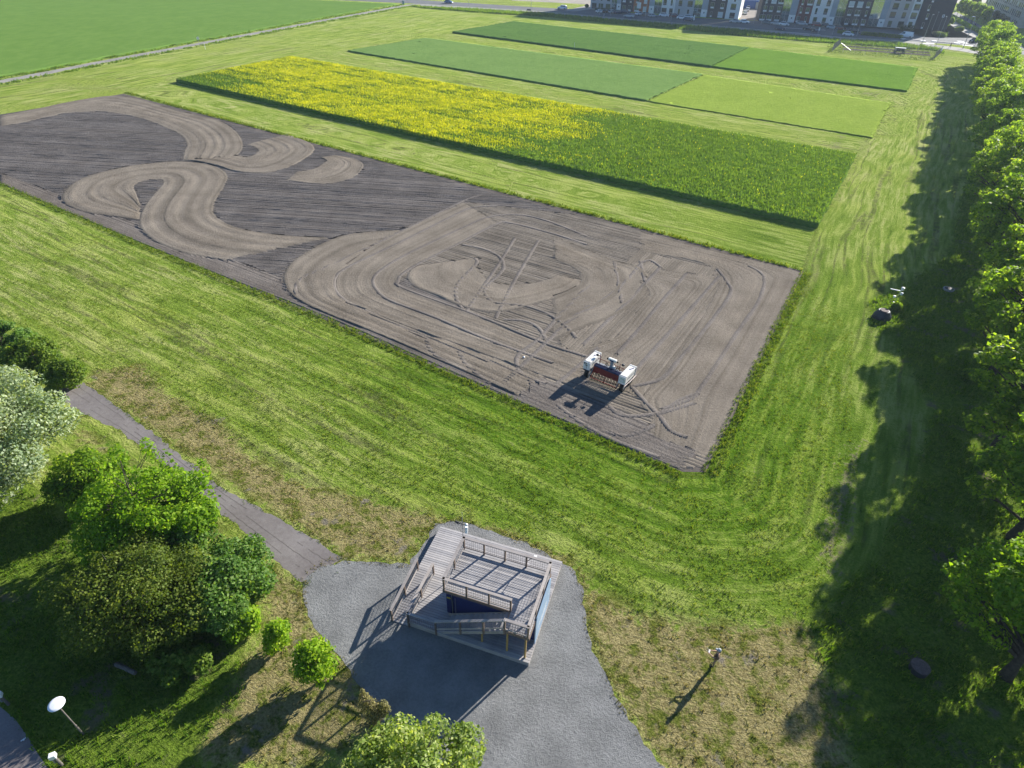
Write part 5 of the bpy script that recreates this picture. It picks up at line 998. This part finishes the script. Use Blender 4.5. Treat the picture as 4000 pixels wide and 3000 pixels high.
def car(label, col, typ, loc, rz, group=None):
    c = CARS[typ]; key = (col, typ); L2 = c['L']/2; f0, f1, r1, r0_ = c['f']; hd_, rf = c['hood'], c['roof']
    if key not in cache:
        rear = hd_ if typ in ('sedan',) else hd_ + .06
        body = section_loft([(-L2,.74,.35,rear-.18,.66),(-L2+.15,.84,.26,rear-.02,.74),(-L2+.7,.88,.22,rear,.78),(0,.89,.20,hd_+.02,.80),(f0,.88,.20,hd_,.78),(L2-.45,.84,.22,hd_-.12,.70),(L2-.08,.74,.28,hd_-.28,.62),(L2,.66,.36,hd_-.40,.56)]).mesh('body', paint[col])
        cab = MB().frus((r0_,-.79,f0,.79),(r1,-.64,f1,.64), hd_-.06, rf-.06).frus((r1,-.64,f1,.64),(r1+.12,-.54,f1-.10,.54), rf-.06, rf).mesh('cabin', paint[col])
        gl = {}; h0, h1 = hd_+.03, rf-.10
        def q(t): # inset along the cabin slope
            return (f0 + (f1-f0)*t, .79 + (.64-.79)*t, r0_ + (r1-r0_)*t)
        t0, t1 = (h0-hd_+.06)/(rf-hd_), (h1-hd_+.06)/(rf-hd_); a, b = q(t0), q(t1)
        e = .012
        gl['windscreen'] = MB().add([(a[0]+e,-a[1]+.07,h0),(a[0]+e,a[1]-.07,h0),(b[0]+e,b[1]-.07,h1),(b[0]+e,-b[1]+.07,h1)],[(0,1,2,3)]).mesh('windscreen', M['glass'])
        gl['rear_window'] = MB().add([(a[2]-e,-a[1]+.09,h0),(a[2]-e,a[1]-.09,h0),(b[2]-e,b[1]-.09,h1),(b[2]-e,-b[1]+.09,h1)],[(3,2,1,0)]).mesh('rear_window', M['glass'])
        xa, xb, xc, xd = a[2]+.14, a[0]-.16, b[0]-.10, b[2]+.10
        if typ == 'van': xa, xd = .35, .45
        for s in (-1, 1): gl['side_window', s] = MB().add([(xa,s*(a[1]+e),h0),(xb,s*(a[1]+e),h0),(xc,s*(b[1]+e),h1),(xd,s*(b[1]+e),h1)],[(0,1,2,3) if s < 0 else (3,2,1,0)]).mesh('side_window', M['glass'])
        hl = MB().box((L2-.14,.40,hd_-.40),(L2-.01,.66,hd_-.27)).mesh('headlight', headm); tl = MB().box((-L2-.012,.48,hd_-.30),(-L2+.12,.72,hd_-.12)).mesh('tail_light', tailm)
        bp = MB().box((L2-.06,-.6,.24),(L2+.03,.6,.42)).box((-L2-.03,-.66,.26),(-L2+.06,.66,.44)).mesh('bumper', M['black'])
        cache[key] = (body, cab, gl, hl, tl, bp)
    body, cab, gl, hl, tl, bp = cache[key]
    root = thing('parked_car' if group else ('white_van' if typ == 'van' else 'car'), label, 'van' if typ == 'van' else 'car', (*loc, .012), rz, group)
    b = link('body', body, root); c_ = link('cabin', cab, root); link('windscreen', gl['windscreen'], c_); link('rear_window', gl['rear_window'], c_)
    for s in (-1, 1):
        link('side_window', gl['side_window', s], c_); o = link('headlight', hl, root); o.scale = (1, s, 1); o = link('tail_light', tl, root); o.scale = (1, s, 1)
        for x in (-L2+.85, L2-.88):
            w_ = link('wheel', wheel_me, root); w_.location = (x, s*.80, .33); link('rim', rim_me, w_)
    link('bumper', bp, root); return root
RD = -26; PK = 'cars parked along the apartment buildings'
def cr_(label, col, typ, loc, a=RD, g=PK): return car(label, col, typ, loc, R(a), g)
cr_('blue car driving alone on the far left part of the road', 'blue', 'hatch', (-35.28,346.28), RD+3, None); cr_('white suv standing on the grass lot left of the driveway', 'white', 'suv', (18.85,334.68), RD+180, None)
cr_('white car at the left end of the parked row', 'white', 'hatch', (35.48,324.94), RD+60); cr_('black car second from the left end of the parked row', 'black', 'hatch', (38.46,325.55), RD+60); cr_('silver car parked third from left before the glass stairwell', 'silver', 'hatch', (41.11,324.27), RD+60)
cr_('navy car parked before the dark brown section', 'navy', 'estate', (43.74,323.00), RD+60); cr_('dark navy car parked before the dark brown brick wall', 'navy', 'suv', (47.08,325.49), RD); cr_('silver grey estate driving past the orange section', 'silver', 'estate', (46.93,311.46), RD+180, None)
cr_('white car parked before the orange section', 'white', 'hatch', (52.59,319.45), RD+60); cr_('grey car parked right of the white car by the orange wall', 'grey', 'hatch', (55.50,318.29), RD+60); cr_('silver car parked nose out by the kerb', 'silver', 'sedan', (57.60,314.41), RD+60)
cr_('white sedan parked before the white section', 'white', 'sedan', (63.31,317.24), RD); cr_('dark red car parked before the grey section', 'darkred', 'estate', (67.53,315.51), RD); cr_('white car parked at the right end of the grey section', 'white', 'hatch', (69.59,310.06), RD); cr_('white estate parked beside the stairwell', 'white', 'estate', (73.63,313.33), RD); cr_('navy estate parked in front beside the white flag', 'navy', 'estate', (71.41,303.95), RD, None)
cr_('silver hatchback left of the pair by the yard entrance', 'silver', 'hatch', (90.60,302.85), RD+180); cr_('white hatchback right of the pair by the yard entrance', 'white', 'hatch', (94.62,302.05), RD); cr_('white sedan in the yard between the buildings, nearest', 'white', 'sedan', (103.90,333.40), 75); cr_('white car in the yard between the buildings, second', 'white', 'hatch', (108.41,345.76), 75); cr_('white car in the yard before the blue shed', 'white', 'hatch', (111.74,355.55), 75)
cr_('grey car parked before the dark brick end', 'grey', 'hatch', (103.79,301.44), RD); cr_('silver car parked before the left stairwell of the right block', 'silver', 'sedan', (107.28,299.79), RD); cr_('white hatchback parked before the blue grey panel', 'white', 'hatch', (110.15,298.06), RD); cr_('navy hatchback driving behind the black car', 'navy', 'hatch', (103.93,284.74), RD, None); cr_('black car driving on the road before the red section', 'black', 'estate', (115.95,285.47), RD, None)
cr_('silver estate parked before the dark red section', 'silver', 'estate', (118.67,301.12), RD); cr_('red estate parked before the white section', 'red', 'estate', (124.37,298.41), RD); cr_('black car parked right of the red estate', 'black', 'hatch', (127.26,296.71), RD); cr_('silver car parked beside the dark red hatchback', 'silver', 'hatch', (127.63,291.72), RD); cr_('dark red hatchback parked right of the silver car', 'darkred', 'hatch', (130.55,290.11), RD); cr_('black car behind the small clipped hedge', 'black', 'hatch', (133.19,283.01), RD)
cr_('white hatchback driving past the small hedge', 'white', 'hatch', (126.73,273.45), RD-6, None); cr_('white van leaving the hedge end towards the left', 'white', 'van', (148.94,273.36), RD+168, None); cr_('black car turning at the road junction', 'black', 'suv', (170.57,264.78), 205, None)

# ------------------------------------------------------------------ street furniture
def lamp(label, base, h, arm=.9, head='lampwhite', group='street lamps along the road', rz=R(60), r=.09):
    root = thing('street_lamp', label, 'street lamp', base, rz, group); MB().tube([(0,0,0),(0,0,h*.5),(0,0,h)], [r,r*.8,r*.55], 8).build('pole', M['steel'], root)
    MB().tube([(0,0,h-.05),(arm*.5,0,h+.1),(arm,0,h+.12)], .035, 6).build('arm', M['steel'], root); MB().box((arm-.1,-.17,h+.06),(arm+.75,.17,h+.22)).build('lamp_head', M[head], root, bevel=.04); return root
lamp('tall street lamp with a bright white head left of the traffic island', (145.90,255.25), 9.4, .3, rz=R(40), r=.11); lamp('thin street lamp before the black end wall', (167.11,288.82), 7.0, .4); lamp('tall dark lamp post at the path beside the junction', (157.76,249.51), 9.8, .9, rz=R(200), r=.12); lamp('short lamp with flat head beside the junction grass strip', (159.68,246.68), 5.2, .4, rz=R(30)); lamp('dark lamp post right of the crossing', (150.32,253.74), 9.0, .8, rz=R(70))
for px, h, w_ in (((34.65,317.60), 7, 'the grey end section'), ((39.37,315.93), 7.5, 'the first glass stairwell'), ((53.80,310.30), 7.5, 'the orange section'), ((63.42,301.65), 8, 'the white middle section')): lamp('slim street lamp on the kerb before ' + w_ + ' of the left block', px, h)
for px, h, w_ in (((98.29,301.19), 8, 'at the yard entrance between the two blocks'), ((100.63,298.58), 8.5, 'before the dark brick end of the right block'), ((113.98,295.79), 7, 'before the dark red section'), ((135.90,290.35), 6.5, 'before the second dark brick section')): lamp('slim street lamp on the kerb ' + w_, px, h)
lamp('street lamp between the silver car and the white hatchback', (121.21,275.07), 9.0, .3); lamp('short street lamp beside the small clipped hedge', (130.07,273.37), 5.5, .2); lamp('left of two lamps beside the open grass lot', (-24.38,330.26), 8, .8); lamp('right of two lamps, next to the black bench', (4.15,322.12), 8, .8)
lamp('street lamp on the side street before the pale building', (195.29,298.59), 7, .3)
ss = thing('road_sign', 'square road sign on a tall pole before the black end wall', 'road sign', (169.35,288.53), R(0)); MB().tube([(0,0,0),(0,0,6.2)], .05, 6).build('pole', M['steel'], ss); MB().box((-.45,-.06,5.4),(.45,-.03,6.4)).build('sign_face', M['lampwhite'], ss); MB().box((-.25,-.07,5.6),(.25,-.062,6.2)).build('sign_symbol', M['navyprint'], ss)
for px, lb in (((72.82,301.85), 'white upright banner flag beside the navy estate'), ((35.79,310.95), 'short white post at the road edge')):
    o = thing('banner_flag' if 'flag' in lb else 'road_post', lb, 'flag' if 'flag' in lb else 'post', px, R(20)); h = 2.6 if 'flag' in lb else 1.3
    MB().tube([(0,0,0),(0,0,h)], .04, 6).build('pole', M['steel'], o); MB().box((.04,-.02,h*.25),(.55 if h > 2 else .16,.02,h)).build('cloth' if h > 2 else 'reflector', M['white'], o)
bs = thing('bus_stop', 'bus stop bench with a white timetable post', 'bus stop', (115.87,275.46), R(-26)); MB().box((-2.6,0,.42),(-.5,.45,.48)).box((-2.6,.40,.55),(-.5,.46,.9)).build('seat', M['darksteel'], bs); 
for x in (-2.5, -.6): MB().box((x-.04,.02,0),(x+.04,.42,.42)).build('leg', M['darksteel'], bs)
MB().tube([(0,0,0),(0,0,2.3)], .05, 6).build('pole', M['steel'], bs); MB().box((-.25,-.05,1.3),(.25,.05,2.3)).build('timetable', M['white'], bs)
bn = thing('bench', 'black bench on the pavement beside a lamp post', 'bench', (2.99,321.88), R(-20)); MB().box((-.9,0,.42),(.9,.45,.5)).build('seat', M['darksteel'], bn); MB().box((-.9,.40,.52),(.9,.47,1.0)).build('backrest', M['darksteel'], bn)
for x in (-.8, .8): MB().box((x-.05,.02,0),(x+.05,.44,.42)).build('leg', M['darksteel'], bn)
gbx = thing('utility_cabinet', 'small blue grey cabinet on the grass corner at the road', 'cabinet', (-55.71,336.40), R(10)); MB().box((-.6,-.4,0),(.6,.4,1.5)).build('body', plain('blue_grey_cabinet', (.16,.28,.36), .5), gbx, bevel=.03); MB().box((-.65,-.45,1.502),(.65,.45,1.58)).build('lid', M['steel'], gbx); MB().box((-.5,-.43,.1),(-.02,-.402,1.4)).build('door', M['steel'], gbx)
# fenced trial beds
FC = [(105.51,235.76), (134.43,225.36), (144.14,238.88), (114.37,251.07)]
fn = thing('mesh_fence', 'tall wire mesh fence round the two dark soil beds', 'fence', FC[0], 0); fo = np.array(FC[0])
for k in range(4):
    a = np.array(FC[k]) - fo; b = np.array(FC[(k+1) % 4]) - fo; n = max(2, int(round(np.hypot(*(b-a)) / 3.4)))
    for j in range(n):
        q = a + (b-a)*j/n; MB().tube([(q[0],q[1],0),(q[0],q[1],2.3)], .05, 6).build('post', M['steel'], fn)
    for j in range(n):
        p = a + (b-a)*j/n; q = a + (b-a)*(j+1)/n; mb = MB()
        for i in range(1, 14): r_ = p + (q-p)*i/14; mb.bar((r_[0],r_[1],.05),(r_[0],r_[1],2.2), .022)
        for zz in np.linspace(.1, 2.2, 9): mb.bar((p[0],p[1],zz),(q[0],q[1],zz), .022)
        mb.build('wire_mesh', M['wire'], fn)
for q, lb in (([(114.95,249.69),(140.83,240.24),(139.42,237.38),(113.88,247.08)], 'farther dark soil bed inside the fence'), ([(112.44,243.59),(138.48,235.24),(136.90,232.06),(111.14,240.21)], 'nearer dark soil bed inside the fence')): tag(sheet('soil_bed', rough_edge(q, 1.5, .15, 5), .03, M['soil3']), lb)
wr = thing('weeding_robot', 'small robot with a white roof straddling the fenced soil bed', 'farm robot', (128.00,236.32), R(-20)); MB().box((-1.1,-.7,1.55),(2.1,.7,1.68)).build('roof', M['white'], wr, bevel=.03); MB().box((-.6,-.55,.55),(1.9,.55,1.5)).build('body', M['darksteel'], wr); MB().box((-1.0,-.6,.9),(-.62,.6,1.5)).build('front_panel', M['steel'], wr)
for x in (-.9, 1.8):
    for yy in (-.8, .8): w_ = link('wheel', wheel_me, wr); w_.location = (x, yy, .36); w_.scale = (1.1, 1.1, 1.1); link('rim', rim_me, w_)
    MB().box((x-.06,-.78,.3),(x+.06,-.66,1.55)).box((x-.06,.66,.3),(x+.06,.78,1.55)).build('leg', M['steel'], wr)
lp = MB().bar((0,0,1.9),(3.0,-2.2,.05), .28, .06).build('white_plank', M['white']); lp.location = (*(110.33,241.14), 0); tag(lp, 'white plank leaning from the left fence panel', 'plank')
wb = thing('white_box', 'white box hung on the right fence panel', 'box', (*(140.73,233.39), 1.4), R(50)); MB().box((-.4,-.2,0),(.4,.2,.9)).build('case', M['white'], wb, bevel=.02); MB().box((-.32,-.225,.08),(.32,-.203,.82)).build('door', M['lampwhite'], wb)

# ------------------------------------------------------------------ hedges, street trees, verges
def hedge(name, label, pts, h, w_, seed, m='leaf_hedge'):
    c = catmull(pts, w_*.55); rs_ = np.random.RandomState(seed); o = c[0]; lb = []
    for p in c:
        for zz in np.linspace(h*.3, h*.72, 2): lb.append((p[0]-o[0]+rs_.normal(0,.1), p[1]-o[1]+rs_.normal(0,.1), zz, w_*.55, w_*.55, h*.32))
    root = thing(name, label, 'hedge', o); st_ = MB()
    for p in c[::2]: st_.tube([(p[0]-o[0],p[1]-o[1],0),(p[0]-o[0],p[1]-o[1],h*.6)], .04, 5)
    st_.build('stem', M['bark'], root); link('foliage', leaf_mesh('foliage', lb, 110, .16, seed, M[m], .5), root); return root
hedge('hedge', 'long clipped hedge between the road and the apartment block', [(133.76,275.89),(139.24,273.01),(145.04,269.63)], 1.3, 1.6, 401); hedge('hedge', 'short clipped hedge behind the white hatchback', [(125.60,279.72),(129.57,277.12)], 1.1, 1.3, 402); hedge('hedge', 'curved sunlit hedge along the side street', [(203.62,340.44),(195.32,315.94),(190.11,299.12),(186.52,284.07)], 1.5, 1.9, 403, 'leaf_maple')
hedge('hedge', 'low dark planting along the left apartment block front', [(34.83,334.19),(41.23,332.67)], 1.0, 1.2, 404, 'leaf_dark'); hedge('hedge', 'dark shrubs at the corner of the grey end section', [(156.51,293.25),(160.20,291.08)], 2.0, 1.8, 405, 'leaf_dark')
sp_ = None
for k, (bx, s) in enumerate((((210.10,347.25), .95), ((209.70,343.46), 1.0), ((207.58,336.72), 1.0), ((205.55,330.22), 1.0), ((202.65,322.13), 1.1), ((200.51,315.30), 1.1), ((197.09,304.74), 1.1))):
    if sp_ is None: sp_ = t = tree('street_tree', 'young street tree in the row along the side street', 'tree', (0,0,0), crown_lobes(411, 26, 1.9, 1.9, 2.0, 7.2, .8, .9, .4), 120, .22, 'leaf_linden', 'bark', .1, 1.6, 412, 'young trees along the side street')
    else: t = copy_tree(sp_)
    t.location = (*bx, 0); t.rotation_euler = (0,0,k*1.3); t.scale = (s, s, s)
    t['label'] = ORD[6-k] + ' young street tree from the junction in the side street row'
    if k == 6: t['label'] = 'nearest young street tree of the side street row, standing apart'
    if k == 0: t['label'] = 'farthest young street tree of the side street row'
dk = None
for k, (bx, s) in enumerate((((223.71,348.07), .9), ((221.26,340.26), 1.0), ((217.99,330.87), .95), ((213.77,320.12), .9), ((212.19,313.51), .8))):
    if dk is None: dk = t = tree('dark_shrub', 'tall dark shrub in the shade along the pale building', 'shrub', (0,0,0), crown_lobes(421, 20, 1.7, 1.7, .3, 4.6, .8, .9, .8), 110, .22, 'leaf_dark', 'bark', .08, .6, 422, 'shrubs along the pale building')
    else: t = copy_tree(dk)
    t.location = (*bx, 0); t.rotation_euler = (0,0,k*1.1); t.scale = (s,s,s); t['label'] = ORD[4-k] + ' dark shrub from the junction along the pale building'
for bx, h, r, lm, lb, sd_ in (((232.06,373.72), 6.5, 1.6, 'leaf_dark', 'left dark conifer by the sandy lot', 431), ((232.28,369.56), 6.0, 1.5, 'leaf_dark', 'right dark conifer by the sandy lot', 433), ((229.85,377.56), 6.5, 2.2, 'leaf_maple', 'light green tree behind the street tree row', 435), ((180.49,301.06), 4.5, 1.6, 'leaf_maple', 'small sunlit tree at the corner of the black end block', 437), ((180.53,293.21), 1.8, 1.7, 'leaf_hedge', 'round dark bush on the paved corner', 439), ((163.08,278.86), 1.4, 1.2, 'leaf_dark', 'dark round bush on the lawn before the black end block', 441), ((168.58,280.43), 1.3, .8, 'leaf_dark', 'small dark bush on the lawn by the junction', 443), ((164.88,277.88), .9, 2.2, 'leaf_hedge', 'low green bed of plants on the lawn by the junction', 445), ((30.90,343.24), 1.4, 1.0, 'leaf_dark', 'dark bush at the left corner of the left block', 447)):
    tree('bush' if h < 3 else 'small_tree', lb, 'bush' if h < 3 else 'tree', (*bx, 0), crown_lobes(sd_, 22, r, r, .2 if h < 3 else 1.2, h, r*.42, .9, .8), 120, .18, lm, 'bark', .07, .5, sd_ + 1)
verge = [[(-51.93,331.16),(-21.91,325.02),(10.45,316.22),(23.62,309.38),(49.53,296.70),(69.16,288.42),(84.11,281.95),(100.88,271.02),(111.31,264.73),(124.14,260.89),(137.65,257.31),(144.47,252.30),(147.87,244.91),(144.15,236.42),(143.97,244.33),(132.57,246.76),(117.05,252.97),(108.56,254.98),(98.79,259.15),(80.06,266.90),(66.81,277.56),(47.82,285.28),(22.90,298.65),(10.17,305.89),(-21.26,315.04),(-45.17,324.80)]]
tufts('verge_grass', 'tall dark grass verge along the road', verge, 5, .75, 'blade_lush', 501, (), lambda P, r: patchy(.7, -1.2)(P, r), 6, .05, .45)
tufts('verge_grass', 'grass fringe on both sides of the gravel field path', [strip_poly([(-129.69,149.16),(-125.67,160.40),(-115.47,187.10),(-102.07,219.23),(-78.68,275.50),(-52.51,335.06)], 4.2, 1.8), strip_poly([(-129.69,149.16),(-125.67,160.40),(-115.47,187.10),(-102.07,219.23),(-78.68,275.50),(-52.51,335.06)], -1.8, -4.5)], 3, .45, 'blade_lush', 502, (), patchy(.7, -.8), 5, .05, .45)
tufts('verge_grass', 'long grass inside and around the mesh fence', [[(102.49,233.80),(114.19,259.82),(116.86,254.32),(144.55,246.28),(151.10,255.05),(143.54,235.77),(134.97,223.15),(132.19,222.77)]], 2, .22, 'blade', 503, [[(114.95,249.69),(140.83,240.24),(139.42,237.38),(113.88,247.08)], [(112.44,243.59),(138.48,235.24),(136.90,232.06),(111.14,240.21)]], patchy(.9, -.9), 5, .05, .4)
tufts('field_edge_grass', 'ragged grass along the edge of the bare soil field', [strip_poly([(-80.47,93.75),(-41.62,69.21),(-19.30,55.93),(0.03,43.38),(13.63,34.59)], .12, -.9), strip_poly([(15.51,34.58),(21.26,44.68),(36.15,70.19)], .4, -.9)], 26, .20, 'blade', 504, (), None, 5, .015, .6)
tufts('field_edge_grass', 'taller grass along the shaded far edge of the bare soil field', [strip_poly([(-91.65,152.47),(-58.74,130.93),(-23.33,108.25),(6.96,88.98),(26.69,75.97),(35.87,70.31)], .1, 1.0)], 14, .32, 'blade', 505, (), None, 5, .03, .45)

# ------------------------------------------------------------------ the air
hz = MB().box((-2700, -80, -1.0), (2700, 4400, 46.0)).build('haze', NG('haze_surface').m); hz['kind'] = 'stuff'; hz['label'] = 'thin pale haze over the fields'
hm = D.materials.new('haze'); hm.use_nodes = True; hm.node_tree.nodes.clear(); hv = hm.node_tree.nodes.new('ShaderNodeVolumePrincipled'); ho = hm.node_tree.nodes.new('ShaderNodeOutputMaterial')
hv.inputs['Color'].default_value = (.70, .85, 1.0, 1); hv.inputs['Density'].default_value = .00015; hv.inputs['Anisotropy'].default_value = .25
hm.node_tree.links.new(hv.outputs[0], ho.inputs['Volume']); hz.data.materials.clear(); hz.data.materials.append(hm)
sc.cycles.volume_bounces = 0
